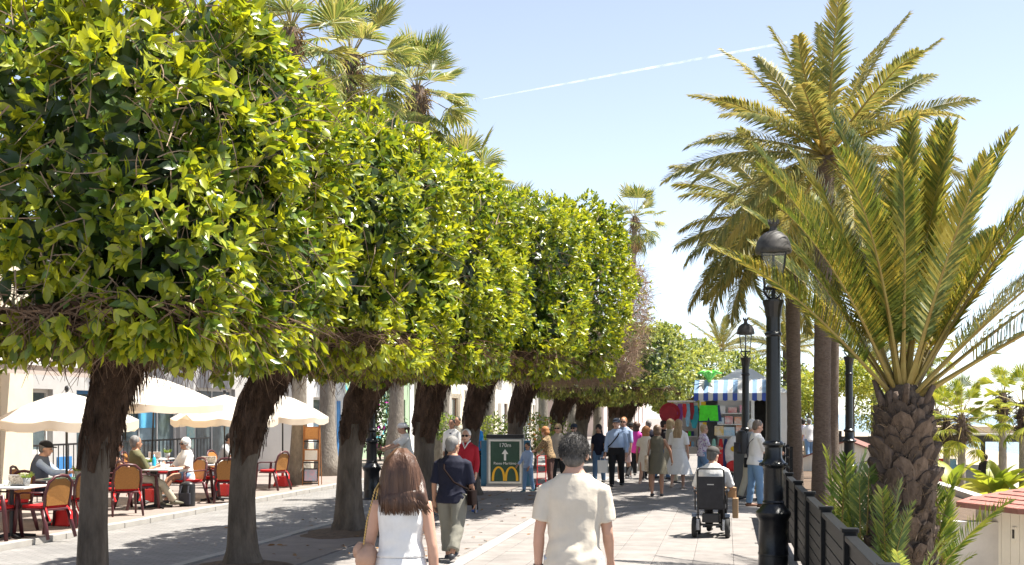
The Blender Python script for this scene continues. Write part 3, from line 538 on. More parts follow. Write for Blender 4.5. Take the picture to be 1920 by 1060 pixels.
def fan_palm(label, base, h, n, R_, r, seed, lo=-55, hi=80, thatch=0, lm=None, skew=0.0, pet=1.0, boots=False, group='fan palms'):
    rg = random.Random(seed); root = thing('fan_palm', label, 'tree', base, group=group); mb = MB(); pts = [(skew * (i / 20) ** 2, 0, h * i / 20 - .15) for i in range(21)]
    mb.tube(pts, [r * (1.7 - .75 * min(1, i / 3) - .1 * i / 20) * (1 + .03 * (i % 2)) for i in range(21)], 14); mb.build('trunk', M_wash, root, True)
    top = Vector((skew, 0, h)); fs = []
    for i, dr in enumerate((.15, .5, .95)):
        me, nr = fan_mesh('fan_leaf', R_, 30, pet, seed + i, dr, spread=2.9); me.materials.append(lm or M_fan); me.materials.append(M_rach); me.polygons.foreach_set("material_index", [1] * nr + [0] * (len(me.polygons) - nr)); fs.append(me)
    for i in range(n):
        s = i / (n - 1); az = i * 2.39996 + rg.uniform(-.25, .25); el = hi + (lo - hi) * s ** .9 + rg.uniform(-8, 8)
        put_frond(fs[min(2, int(s * 3))], root, top + Vector((0, 0, .15 - .45 * s)), az, rad(el), rg.uniform(-.4, .4), rg.uniform(.85, 1.1), 'fan_leaf')
    if boots or thatch:
        mb = MB(); mb.tube([top + Vector((0, 0, -1.0 if boots else -.7)), top + Vector((0, 0, -.4)), top + Vector((0, 0, .2))], [r * 1.15, r * 1.35, r * .8], 12); mb.build('boot_sheath', M_boot, root)
        q = 240; rs = np.random.RandomState(seed); a = rs.uniform(0, 6.283, q); zz_ = rs.uniform(-.95, .15, q); V, T = strips(np.array(top) + np.stack([np.cos(a) * r * 1.3, np.sin(a) * r * 1.3, zz_], 1), np.stack([np.cos(a) * .7, np.sin(a) * .7, rs.normal(.1 if boots else -.7, .5, q)], 1), rs.uniform(.1, .3, q), rs.uniform(.008, .025, q), rs.uniform(0, .1, q), 2, rs)
        o = mk('sheath_fibre', npmesh('sheath_fibre', V, T), M_thatch if thatch else M_boot, root); o['kind'] = 'stuff'
    if thatch:
        dm, nr = fan_mesh('dead_leaf', R_ * 1.15, 22, .6, seed + 9, 1.1, spread=1.6); dm.materials.append(M_thatch)
        for i in range(thatch): put_frond(dm, root, top + Vector((0, 0, -.35 - .5 * rg.random())), rg.uniform(0, 6.28), rad(rg.uniform(-84, -66)), rg.uniform(-.3, .3), rg.uniform(.8, 1.15), 'dead_leaf')
    return root
fan_palm('tall fan palm with dry thatch, first crown above the fig hedge', AT(562, 31), ZH(60, 31), 30, 1.1, .2, 41, thatch=14, pet=1.2, skew=-.25)
fan_palm('tall fan palm with grey flared trunk beside the wooden menu rack', AT(612, 35.5), ZH(115, 35.5), 34, 1.15, .24, 42, thatch=30, pet=1.2, skew=.75)
fan_palm('tall fan palm beside the green cup mural, rising over the fig hedge', AT(742, 41.7), ZH(175, 41.7), 32, 1.15, .27, 43, thatch=30, pet=1.1, skew=.75)
fan_palm('tall fan palm trunk behind the waiter', AT(828, 44), ZH(335, 44), 22, 1.1, .25, 44, thatch=8, skew=.9)
fan_palm('grey fan palm trunk standing left of the advertising panel', AT(914, 48), ZH(425, 48), 16, 1.0, .27, 45, thatch=6, skew=.7)
fan_palm('lone fan palm above the dry twiggy fig tree', AT(1180, 88), ZH(412, 88), 28, 1.2, .22, 46, lo=-50, thatch=4, pet=1.4, skew=.4)
for i, (px, t) in enumerate(((1018, 56), (1072, 60), (1120, 66))):
    fan_palm(['slim grey fan palm trunk beside the leopard blouse woman', 'slim grey fan palm trunk above the man in a maroon top', 'slim grey fan palm trunk behind the dark haired woman in navy'][i], AT(px, t), 8.0, 8, .9, .24, 47 + i)
bz = BZ - .05
fan_palm('green fan palm with brown collar standing in front of the beach bar', G(1803, 945, bz), ZH(705, 46), 22, .62, .16, 51, lm=M_fanB, boots=True, pet=1.1, lo=-50)
fan_palm('small fan palm beside the broad-leaved plant by the beach bar', G(1880, 940, bz), ZH(742, 46.5) - bz, 18, .62, .17, 52, lm=M_fanB, boots=True, pet=.8, lo=-30)
fan_palm('distant fan palm left of the beach bar', AT(1755, 60, bz), ZH(775, 60) - bz, 18, .8, .17, 53, lm=M_fanB, boots=True, pet=.9, lo=-40)
fan_palm('bushy fan palm at the edge of the beach bar terrace', AT(1775, 50, bz), ZH(790, 50) - bz, 20, .7, .15, 54, lm=M_fanB, boots=True, pet=.9, lo=-40)
fan_palm('fan palm rising over the red kiosk roof', AT(1918, 44, bz), ZH(765, 44) - bz, 20, .7, .15, 55, lm=M_fanB, boots=True, pet=.9, lo=-40)
fan_palm('slim distant fan palm behind the stout date palm', AT(1742, 70, bz), ZH(655, 70) - bz, 18, .9, .15, 56, lm=M_fanB, boots=True, pet=1.0, lo=-40)
# ================================================================ street lamps
M_iron = mat('black_cast_iron', (.008, .009, .011), .28, .3, 20, .25, 60, spec=.42, bdist=.01)
M_hood = mat('weathered_lamp_hood', (.06, .055, .05), .6, .5, 14)
def glassmat(name, col=(.85, .92, .95), alpha=.12):
    m = bpy.data.materials.new(name); m.use_nodes = True; nt = m.node_tree; b = nt.nodes["Principled BSDF"]; b.inputs["Base Color"].default_value = (*col, 1); b.inputs["Roughness"].default_value = .05; b.inputs["Alpha"].default_value = alpha; return m
M_lglass = glassmat('lantern_glass')
def lamp(label, P, sc=1.0):
    r = thing('street_lamp', label, 'street lamp', P, group='black cast iron street lamps'); n = 24
    bs = MB().lathe([(.20, -.02), (.20, .02), (.178, .04), (.172, .2), (.178, .205), (.178, .225), (.172, .235), (.168, .60), (.19, .64), (.205, .67), (.205, .70), (.15, .76), (.125, .80)], n).build('pedestal', M_iron, r, True, angle=35)
    MB().lathe([(.122, .80), (.128, .82), (.115, .84), (.112, 1.20), (.118, 1.22)], n, flute=(.85, 1.19, .07)).build('fluted_drum', M_iron, r, True, angle=25)
    c = MB().lathe([(.118, 1.22), (.15, 1.255), (.15, 1.275), (.125, 1.30), (.10, 1.34), (.098, 1.46), (.125, 1.49), (.125, 1.51), (.092, 1.54)], n).build('collar', M_iron, r, True, angle=35)
    for k in range(14):
        a = 2 * PI * k / 14; MB().ell((.148 * math.cos(a), .148 * math.sin(a), 1.262), (.02, .02, .022), 6, 4).build('collar_leaf', M_iron, c, True)
    MB().lathe([(.092, 1.54), (.088, 1.6), (.082, 2.76)], n).build('shaft', M_iron, r, True, angle=35)
    MB().lathe([(.082, 2.76), (.10, 2.78), (.10, 2.80), (.084, 2.82), (.082, 2.98), (.09, 3.0), (.105, 3.10), (.125, 3.16), (.125, 3.19), (.05, 3.20)], n, flute=(2.99, 3.15, .10)).build('capital', M_iron, r, True, angle=30)
    lt = MB()
    lt.tube([(0, 0, 3.18), (0, 0, 3.30)], .03, 8)
    for k in range(4):
        a = PI / 4 + PI / 2 * k; ca, sa = math.cos(a), math.sin(a)
        lt.tube([(.03 * ca, .03 * sa, 3.2), (.10 * ca, .10 * sa, 3.22), (.17 * ca, .17 * sa, 3.28), (.19 * ca, .19 * sa, 3.34), (.155 * ca, .155 * sa, 3.33)], .011, 6)
        lt.tube([(.165 * ca, .165 * sa, 3.33), (.235 * ca, .235 * sa, 3.74)], .011, 6)
    for z, q in ((3.33, .165), (3.74, .235)):
        for k in range(4):
            a, a2 = PI / 4 + PI / 2 * k, PI / 4 + PI / 2 * (k + 1); lt.tube([(q * math.cos(a), q * math.sin(a), z), (q * math.cos(a2), q * math.sin(a2), z)], .012, 6)
    lt.tube([(0, 0, 3.25), (0, 0, 3.72)], .02, 8)
    lt.v = [(x * .84, y * .84, z) for x, y, z in lt.v]; L_ = lt.build('lantern_frame', M_iron, r, True, angle=35)
    for k in range(4):
        a, a2 = PI / 4 + PI / 2 * k, PI / 4 + PI / 2 * (k + 1); g = MB(); g.add([(.134 * math.cos(a), .134 * math.sin(a), 3.34), (.134 * math.cos(a2), .134 * math.sin(a2), 3.34), (.193 * math.cos(a2), .193 * math.sin(a2), 3.73), (.193 * math.cos(a), .193 * math.sin(a), 3.73)], [(0, 1, 2, 3)]); g.build('pane', M_lglass, L_)
    hd = MB().lathe([(.02, 3.73), (.205, 3.74), (.215, 3.77), (.205, 3.80), (.195, 3.86), (.16, 3.93), (.10, 3.98), (.05, 4.0), (.04, 4.05), (.06, 4.08), (.05, 4.10)], 20).build('hood', M_hood, r, True, angle=40)
    for k in range(8):
        a = 2 * PI * k / 8; MB().tube([(.05 * math.cos(a), .05 * math.sin(a), 4.09), (.065 * math.cos(a), .065 * math.sin(a), 4.14)], [.016, .005], 5).build('crown_point', M_hood, hd)
    r.scale = (sc,) * 3; return r
lamp('black lamp post standing by the end of the slatted fence', AT(1450, 14.4))
lamp('black lamp post rising in front of the striped stall beside the bin', AT(1398, 29))
lamp('black lamp post between two fig trunks, lantern lost in the leaves', AT(697, 26.7))
lamp('black lamp post in the planting beyond the slim palm trunks', AT(1592, 28, -.02))
# ================================================================ slatted metal fence
M_fence = mat('black_fence_metal', (.006, .0065, .0075), .5, .2, 9, .1, 80, spec=.22)
fr = thing('fence', 'black slatted metal fence along the sea side of the path', 'fence', (.9, 0, 0)); sp_ = 2.17; post_me = slat_me = rail_me = None; npost = 9
y0 = 4.95
for k in range(npost):
    y = y0 + sp_ * k
    if post_me is None: o = MB().rbox((0, 0, .5), (.10, .10, .98), .008, n=1).rbox((0, 0, 1.0), (.125, .125, .03), .01, n=1).build('post', M_fence, fr); post_me = o.data
    else: o = mk('post', post_me, None, fr)
    o.location = (0, y, 0)
    if k == npost - 1: break
    ym = y + sp_ / 2
    if rail_me is None: o = MB().rbox((0, 0, 0), (.085, sp_ - .106, .04), .008, n=1).build('top_rail', M_fence, fr); rail_me = o.data
    else: o = mk('top_rail', rail_me, None, fr)
    o.location = (0, ym, .945)
    for j in range(7):
        if slat_me is None: o = MB().box((0, 0, 0), (.022, sp_ - .104, .108)).build('slat', M_fence, fr); slat_me = o.data
        else: o = mk('slat', slat_me, None, fr)
        o.location = (0, ym, .135 + .122 * j)
# farther open railing past the stall
f2 = thing('railing', 'open black railing with horizontal bars beyond the slim palms', 'railing', (1.25, 0, 0))
for k in range(14):
    MB().box((0, 24.2 + 1.5 * k, .6), (.06, .06, 1.25)).build('post', M_fence, f2)
for j in range(6): MB().box((.0, 34, .22 + .19 * j), (.025, 19.9, .03)).build('rail', M_fence, f2)
# ================================================================ buildings behind the cafe terrace
M_cream = mat('cream_render', (.62, .55, .42), .85, .08, 2, .15, 60)
M_white = mat('white_render', (.74, .73, .70), .8, .06, 2, .15, 60)
M_greyw = mat('grey_render', (.42, .41, .40), .85, .08, 2, .15, 60)
M_green = mat('sage_green_paint', (.34, .46, .30), .7, .08, 2)
M_blue = mat('blue_paint', (.05, .20, .46), .5, .12, 4)
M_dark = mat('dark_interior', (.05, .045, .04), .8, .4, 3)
M_alu = mat('white_aluminium', (.70, .69, .66), .4, .05, 5)
M_brown = mat('brown_frame', (.16, .08, .04), .6, .25, 8)
M_blk = mat('black_metal', (.02, .02, .022), .4, .2, 10)
M_lime = mat('lime_poster', (.40, .46, .05), .6, .1, 30)
M_win = mat('window_glass', (.10, .13, .14), .06, .35, 2.5, spec=.8)
def part(par, name, m, *bx):
    mb = MB()
    for q in bx: mb.b2(*q)
    return mb.build(name, m, par)
def facade(label, x, y0, y1, h, wm, openings, name='building', depth=6.0):
    # a front facing +X at plane x between y0 and y1, with real openings: (ya, yb, za, zb, kind)
    r = thing(name, label, 'building', (x, y0, 0)); cuts = sorted(openings); z0 = .07
    mb = MB(); y = 0; W = y1 - y0
    for (a, c_, za, zb, kd) in cuts:
        if a > y: mb.b2(-.3, 0, y, a, z0, h)
        if za > z0 + .02: mb.b2(-.3, 0, a, c_, z0, za)
        mb.b2(-.3, 0, a, c_, zb, h); y = c_
    if y < W: mb.b2(-.3, 0, y, W, z0, h)
    mb.b2(-depth, -.302, 0, .3, z0, h); mb.b2(-depth, -.302, W - .3, W, z0, h); mb.b2(-depth, .15, -.1, W + .1, h + .002, h + .25)
    mb.build('wall', wm, r)
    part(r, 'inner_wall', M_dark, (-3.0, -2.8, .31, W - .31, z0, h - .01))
    for (a, c_, za, zb, kd) in cuts:
        fm = {'w': M_alu, 'b': M_brown, 'u': M_blue}[kd[0]]; f_ = part(r, 'door' if za < .2 else 'window', fm, (-.20, -.12, a, a + .07, za, zb), (-.20, -.12, c_ - .07, c_, za, zb), (-.20, -.12, a + .07, c_ - .07, zb - .08, zb), (-.20, -.12, a + .07, c_ - .07, za, za + .08))
        n = max(1, int((c_ - a) / 1.0)); st = (c_ - a - .14) / n
        for k in range(n):
            part(f_, 'pane', M_win, (-.168, -.155, a + .07 + st * k + .025, a + .07 + st * (k + 1) - .025, za + .08, zb - .08))
            if k: part(f_, 'mullion', fm, (-.19, -.13, a + .07 + st * k - .024, a + .07 + st * k + .024, za + .08, zb - .08))
    return r
cafe = facade('cream cafe front with pilaster and lime menu boards', -13.2, 8.0, 21.6, 5.2, M_cream, [(1.0, 3.0, .07, 2.5, 'w'), (4.0, 8.6, .07, 2.5, 'w'), (9.3, 12.0, .07, 2.5, 'w')])
part(cafe, 'pilaster', M_cream, (.003, .30, 12.25, 13.3, .07, 5.0))
for z0_, z1_ in ((1.95, 2.25), (1.05, 1.7)):
    f2_ = part(cafe, 'menu_board', M_blk, (.02, .28, 12.225, 12.248, z0_, z1_)); part(f2_, 'menu_sheet', M_lime, (.04, .26, 12.218, 12.224, z0_ + .04, z1_ - .04))
    for k in range(4 if z1_ - z0_ > .5 else 2): part(f2_, 'menu_line', M_white, (.08, .22, 12.213, 12.217, z0_ + .12 + .1 * k, z0_ + .135 + .1 * k))
aw = thing('awning', 'retractable cafe awning with pale pinkish canvas and white folding arms', 'awning', (-13.15, 0, 0))
M_canv = mat('awning_canvas', (.55, .47, .43), .9, .1, 3, trans=(.35,))
mb = MB(); mb.add([(.0, 15.2, 3.05), (2.3, 15.2, 2.66), (2.3, 20.6, 2.66), (0, 20.6, 3.05)], [(0, 1, 2, 3)]); mb.add([(2.32, 15.2, 2.66), (2.33, 20.6, 2.66), (2.33, 20.6, 2.48), (2.32, 15.2, 2.48)], [(0, 1, 2, 3)]); mb.build('canvas', M_canv, aw)
part(aw, 'front_bar', M_alu, (2.28, 2.36, 15.15, 20.65, 2.63, 2.70)); part(aw, 'cassette', M_alu, (-.04, .14, 15.15, 20.65, 3.0, 3.16))
for yy in (16.6, 20.2): MB().tube([(.1, yy, 2.98), (1.2, yy - .8, 2.80), (2.28, yy, 2.64)], .035, 6).build('folding_arm', M_alu, aw)
blue = facade('white and blue building with ramp railing behind the umbrellas', -14.6, 21.7, 36.5, 5.4, M_greyw, [(1.2, 3.2, 1.0, 2.4, 'w'), (4.2, 5.2, .07, 2.4, 'u'), (6.4, 9.6, .5, 2.6, 'w'), (10.6, 13.4, .07, 2.6, 'w')])
for ya, yb, za, zb in ((3.35, 3.95, .1, .9), (5.4, 6.2, .1, .75), (9.75, 10.4, 1.7, 2.3)): part(blue, 'blue_panel', M_blue, (.003, .03, ya, yb, za, zb))
part(blue, 'window_sign', mat('sign_blue', (.10, .38, .60), .5), (-.11, -.09, 7.4, 8.3, 1.5, 2.1))
part(blue, 'wall_poster', mat('poster_teal', (.15, .42, .48), .5, .3, 6, col2=(.6, .62, .5)), (.003, .02, 10.0, 10.5, .9, 1.6))
rl = thing('ramp_railing', 'thin metal handrail with upright bars in front of the blue and white building', 'railing', (-13.6, 22.0, 0))
for z_ in (.35, 1.15): part(rl, 'rail', M_blk, (-.02, .02, 0, 9.0, z_ + .05, z_ + .09))
for k in range(46): part(rl, 'bar', M_blk, (-.008, .008, k * .2, k * .2 + .016, .09, 1.2))
wht = facade('white corner wall beside the menu rack', -13.0, 36.6, 41.0, 4.2, M_white, [(1.0, 3.2, .07, 2.4, 'w')]); part(wht, 'plinth', mat('beige_plinth', (.47, .41, .33), .8), (.003, .04, 0, .95, .07, .95))
part(wht, 'blue_banner', M_blue, (.003, .03, 3.4, 3.75, .2, 2.3))
grn = facade('sage green shop front with white milkshake mural', -14.2, 41.1, 55.0, 5.6, M_green, [(9.5, 12.5, .07, 2.5, 'b')])
part(grn, 'wall_panel', M_white, (.003, .05, 13.2, 13.88, .1, 5.0))
M_turq = mat('mural_turquoise', (.10, .42, .50), .7, .15, 5); M_mw = mat('mural_white', (.75, .75, .70), .7, .05, 5)
for yc in (3.2, 8.3):                               # painted disc with a cup of ice cream
    mb = MB(); n = 28; mb.poly([(.004, yc + 1.15 * math.cos(2 * PI * k / n), 1.95 + 1.15 * math.sin(2 * PI * k / n)) for k in range(n)], .003, (1, 0, 0)); d_ = mb.build('mural_disc', M_turq, grn)
    mb = MB(); mb.poly([(.008, yc + 1.0 * math.cos(2 * PI * k / n), 1.95 + 1.0 * math.sin(2 * PI * k / n)) for k in range(n)], .003, (1, 0, 0)); mb.build('mural_disc_centre', M_green, d_)
    mb = MB(); mb.poly([(.012, yc - .52, 2.05), (.012, yc + .52, 2.05), (.012, yc + .36, .95), (.012, yc - .36, .95)], .003, (1, 0, 0)); cu_ = mb.build('mural_cup', M_mw, d_)
    for dy, dz, r_ in ((-.36, 2.22, .24), (.0, 2.20, .22), (.33, 2.22, .24), (.18, 2.5, .24), (-.16, 2.45, .2)):
        mb = MB(); mb.poly([(.016, yc + dy + r_ * math.cos(2 * PI * k / 16), dz + r_ * math.sin(2 * PI * k / 16)) for k in range(16)], .003, (1, 0, 0)); mb.build('mural_scoop', M_mw, d_)
crm = facade('long cream building with shuttered windows at the far end of the row', -14.0, 55.2, 95, 6, mat('pale_cream', (.60, .54, .44), .85, .08, 1), [(2 + 5 * k, 3.6 + 5 * k, .8, 2.7, 'b') for k in range(7)])
for k in range(8): part(crm, 'white_pier', M_white, (.003, .22, .3 + 5 * k, 1.1 + 5 * k, .07, 5.9))
lng = facade('pale pink building closing the view far down the promenade', -9.5, 97, 150, 7, mat('pale_pink_render', (.60, .50, .45), .85, .08, 1), [(3 + 6 * k, 4.6 + 6 * k, .8, 2.7, 'b') for k in range(8)])
for k, (y, lb) in enumerate(((58, 'white shop awning behind the advertising panel'), (66, 'white shop awning over the far planters'))):
    a_ = thing('shop_awning', lb, 'awning', (-13.8, y, 0)); mb = MB(); mb.add([(0, 0, 3.4), (2.6, 0, 2.7), (2.6, 6.5, 2.7), (0, 6.5, 3.4)], [(0, 1, 2, 3)]); mb.add([(2.61, 0, 2.7), (2.61, 6.5, 2.7), (2.61, 6.5, 2.4), (2.61, 0, 2.4)], [(0, 1, 2, 3)]); mb.build('canvas', mat('white_canvas', (.8, .78, .74), .9, .05, 3, trans=(.4,)), a_)
    for yy in (.2, 6.3): MB().tube([(2.55, yy, .07), (2.55, yy, 2.7)], .03, 6).build('post', M_blk, a_)
# ================================================================ umbrellas, tables, chairs
M_cloth = mat('cream_parasol_cloth', (.82, .78, .70), .9, .05, 4, trans=(.45, (.82, .66, .46)))
M_redp = mat('red_plastic', (.62, .02, .02), .4, .1, 8, spec=.5)
M_maroon = mat('maroon_resin', (.075, .018, .022), .38, .2, 10, spec=.5)
M_wick = mat('tan_wicker', (.36, .16, .04), .55, .25, 60, .5, 120)
M_redc = mat('red_cushion', (.50, .012, .015), .85, .12, 20, .2, 80)
M_top = mat('table_top', (.68, .66, .62), .35, .06, 6)
TZ = .075
def umbrella(label, px, t, R_, zr, za, n=8, sq=False, base=True, tilt=0.0):
    r = thing('parasol', label, 'umbrella', AT(px, t, TZ), group='cream cafe parasols'); zr -= TZ; za -= TZ; mb = MB(); seg = 24
    for j in range(5):
        q = j / 4
        for k in range(seg):
            a = 2 * PI * k / seg; ph = (a % (2 * PI / n)) / (2 * PI / n); rr = R_ * q * (math.cos(PI / n) / math.cos((ph - .5) * 2 * PI / n))
            sag = .05 * q * math.sin(PI * ph) * -1; z = za + (zr - za) * (q ** 1.35) + sag; mb.v.append((rr * math.cos(a + .3), rr * math.sin(a + .3), z))
    mb.f = [(j * seg + k, j * seg + (k + 1) % seg, j * seg + seg + (k + 1) % seg, j * seg + seg + k) for j in range(4) for k in range(seg)]
    cn = mb.build('canopy', M_cloth, r, True)
    vb = MB()
    for k in range(seg):
        x, y, z = mb.v[4 * seg + k]; vb.v += [(x * 1.003, y * 1.003, z), (x * 1.0, y * 1.0, z - .13 - .02 * math.sin(PI * ((k % 3) / 3)))]
    vb.f = [(2 * k, 2 * ((k + 1) % seg), 2 * ((k + 1) % seg) + 1, 2 * k + 1) for k in range(seg)]; vb.build('valance', M_cloth, cn, True)
    for k in range(n):
        a = 2 * PI * k / n + .3; MB().tube([(.03 * math.cos(a), .03 * math.sin(a), za - .04), (R_ * .6 * math.cos(a), R_ * .6 * math.sin(a), za + (zr - za) * .5 - .03), (R_ * .97 * math.cos(a), R_ * .97 * math.sin(a), zr - .02)], .008, 4).build('rib', M_blk, r)
    MB().tube([(0, 0, .1), (tilt, 0, za + .02)], .02, 8).ell((tilt, 0, za + .06), (.035, .035, .05), 8, 6).build('pole', M_blk, r, True)
    if base: MB().lathe([(.23, 0), (.24, .02), (.15, .24), (.13, .25), (.035, .26), (.035, .34)], 4, cap=True).build('base', M_redp, r).rotation_euler = (0, 0, .6)
    return r
umbrella('wide cream parasol on a red base, beside the vest man', 125, 19.6, 1.12, 1.76, 2.2)
umbrella('large pale parasol behind the red-haired woman', 282, 25, 1.45, 2.05, 2.62, 4, tilt=.1)
umbrella('cream parasol with red base at the table of two menus', 421, 26.7, 1.15, 1.76, 2.28)
umbrella('cream parasol whose edge reaches the wooden menu rack', 530, 30.2, 1.12, 1.78, 2.32)
def make_chair():
    r = thing('armchair', 'x', 'chair', group='maroon cafe armchairs'); mb = MB()
    for sx in (-1, 1):
        MB().tube([(sx * .27, .25, .64), (sx * .265, .27, .45), (sx * .28, .31, 0)], [(.022, .03), (.026, .035), (.018, .03)], 6).build('leg', M_maroon, r, True)
        MB().tube([(sx * .24, -.20, .42), (sx * .25, -.27, .2), (sx * .26, -.33, 0)], [(.03, .035), (.026, .035), (.018, .03)], 6).build('leg', M_maroon, r, True)
        MB().tube([(sx * .24, -.26, .66), (sx * .29, -.12, .66), (sx * .30, .12, .655), (sx * .27, .25, .63), (sx * .26, .26, .55)], [(.02, .016), (.03, .014), (.03, .014), (.028, .016), (.02, .014)], 6).build('armrest', M_maroon, r, True)
    MB().rbox((0, 0, .415), (.5, .5, .03), .05).build('seat', M_maroon, r)
    cu_ = MB().rbox((0, .01, .455), (.46, .46, .045), .07).build('cushion', M_redc, r, True, angle=40)
    for sx in (-1, 1): MB().tube([(sx * .2, -.22, .45), (sx * .23, -.29, .36), (sx * .2, -.31, .26)], [(.02, .006), (.014, .005), (.022, .004)], 5).build('cushion_tie', M_redc, cu_)
    pts = [(-.23, -.22, .42), (-.245, -.25, .62), (-.22, -.30, .80), (-.12, -.325, .885), (0, -.33, .90), (.12, -.325, .885), (.22, -.30, .80), (.245, -.25, .62), (.23, -.22, .42)]
    bk = MB().tube(pts, [(.024, .02)] * 9, 6).build('back_frame', M_maroon, r, True)
    mb = MB(); w_ = [(.20, -.235, .47), (.215, -.262, .64), (.195, -.302, .79), (.10, -.318, .855)]; fr_ = [(-x, y, z) for x, y, z in w_] + [(x, y, z) for x, y, z in w_[::-1]]
    mb.poly(fr_, .022, (0, -1, .1)); mb.build('back_panel', M_wick, bk)
    return r
CH0 = make_chair(); used = [0]
def chair(label, px, t, rz):
    r = CH0 if not used[0] else copy_tree(CH0); used[0] = 1; r['label'] = label; p = AT(px, t, TZ); r.location = p; r.rotation_euler = (0, 0, rz); return r
def table(label, px, t, w_=.75, rz=.1):
    r = thing('cafe_table', label, 'table', AT(px, t, TZ), rz, group='cafe tables'); MB().rbox((0, 0, .735), (w_, w_, .03), .03).build('top', M_top, r); MB().tube([(0, 0, .02), (0, 0, .72)], .033, 10).build('pedestal', M_blk, r)
    for k in range(4): a = PI / 4 + PI / 2 * k; MB().tube([(0, 0, .05), (.34 * math.cos(a), .34 * math.sin(a), .02)], [(.03, .02), (.02, .012)], 6).build('foot', M_blk, r)
    return r
table('square cafe table with menu stand and grey pot, by the first parasol', 22, 17.6); table('cafe table with green cloth where the vest man sits', 128, 19.7); table('cafe table with the blue bottle', 292, 23.2, .8); table('cafe table with photo menu beside the red base', 405, 25.3); table('cafe table behind, holding a pink menu card', 288, 28.5); table('cafe table of the grey shirted man', 452, 29)
# headings: 0 = the sitter looks away from the camera (+Y)
for lb, px, t, rz in (('empty armchair with tan back beside the front table, turned sideways', 84, 17.7, rad(75)), ('armchair cut by the picture edge at the front table', -14, 17.4, rad(-80)), ('armchair tucked behind the front table', 16, 18.6, rad(170)), ('armchair with tan back facing the vest man', 150, 19.5, rad(60)), ('armchair the vest man sits in', 62, 20.6, rad(-75)),
                      ('empty armchair with red tie and tan back next to the thick trunk', 232, 21.6, rad(40)), ('armchair the olive shirted man sits in', 256, 23.0, rad(-35)), ('armchair of the red-haired woman', 214, 23.6, rad(-60)), ('armchair the white-haired woman sits in', 352, 24.4, rad(150)),
                      ('armchair with wide tan back in front of the red base', 428, 24.7, rad(20)), ('armchair seen from the side beside the backpack', 378, 25.6, rad(-80)), ('armchair with tan back standing alone near the last parasol', 512, 28.8, rad(75)), ('empty maroon armchair facing away at the rear table', 318, 28.3, rad(110)), ('maroon armchair at the rear table beside the railing', 258, 28.6, rad(-80)), ('armchair of the grey shirted man', 418, 29.6, rad(-95))):
    chair(lb, px, t, rz)
M_pot = mat('grey_pot', (.30, .30, .30), .7); M_grass = leafmat('pot_plant_leaf', (.06, .13, .02), (.14, .24, .04), (.25, .32, .05))
def potplant(label, P, s=1.0):
    r = thing('pot_plant', label, 'plant pot', P, group='small pot plants on the cafe tables'); MB().lathe([(.036 * s, 0), (.05 * s, .1 * s), (.044 * s, .1 * s), (.04 * s, .08 * s)], 12).build('pot', M_pot, r, True)
    n = 90; a = RS.uniform(0, 6.28, n); P_ = np.stack([np.cos(a) * .02, np.sin(a) * .02, np.full(n, .085)], 1) * s; D = np.stack([np.cos(a) * .6, np.sin(a) * .6, RS.uniform(.6, 1.4, n)], 1); V, T = strips(P_, D, RS.uniform(.06, .13, n) * s, np.full(n, .004) * s, np.full(n, .02) * s, 2)
    mk('leaves', npmesh('leaves', V, T), M_grass, r); return r
zt_ = TZ + .752
potplant('small green plant in grey pot beside the front menu stand', AT(50, 17.5, zt_), 1.15); potplant('small green plant in pot next to the blue bottle', AT(280, 23.1, zt_), 1.2); potplant('small plant pot on the table of the vest man', AT(146, 19.6, zt_), 1.2); potplant('small plant pot on the rear table', AT(314, 28.4, zt_), 1.3); potplant('small plant pot on the table of the grey shirted man', AT(448, 28.9, zt_), 1.3)
M_mc = mat('menu_card', (.70, .62, .50), .5, .5, 40, col2=(.10, .07, .06)); M_mcp = mat('menu_card_pink', (.62, .42, .33), .5, .3, 45, col2=(.75, .66, .56))
def menu(label, P, rz, w_=.2, m=None):
    r = thing('menu_stand', label, 'menu', P, rz, group='menus on the cafe tables'); mb = MB(); mb.box((0, 0, .085), (w_, .012, .15), rx=.12); mb.build('frame', M_alu, r); mb = MB(); mb.box((0, -.009, .086), (w_ * .9, .004, .13), rx=.12); mb.build('card', m or M_mc, r); part(r, 'foot', M_blk, (-w_ * .3, w_ * .3, -.05, .05, 0, .012)); return r
menu('photo menu stand on the front table', AT(32, 17.5, zt_), .15, .26); menu('photo menu stand beside the white-haired woman', AT(392, 25.2, zt_), .1, .30); menu('pink menu card standing on the rear table', AT(290, 28.2, zt_), .1, .30, M_mcp)
o = MB().lathe([(.036, 0), (.038, .02), (.038, .17), (.03, .20), (.016, .22), (.016, .26)], 14).build('water_bottle', mat('blue_bottle', (.03, .42, .70), .15, .1, 5, spec=.6), None, True, AT(289, 23.0, zt_)); tag(o, 'bright blue water bottle on the cafe table', 'bottle')
o = MB().lathe([(.03, 0), (.04, .01), (.036, .11), (.032, .11), (.03, .02)], 12).build('drinking_glass', M_mw, None, True, AT(304, 23.0, zt_)); tag(o, 'white cup standing beside the blue bottle', 'cup')
o = MB().rbox((0, 0, .002), (.62, .62, .004), .02).build('table_cloth', mat('green_cloth', (.10, .42, .20), .8, .1, 5, col2=(.25, .5, .55)), None, False, AT(130, 19.6, zt_ + .001), .1); tag(o, 'green and blue cloth on the table of the vest man', 'table cloth')
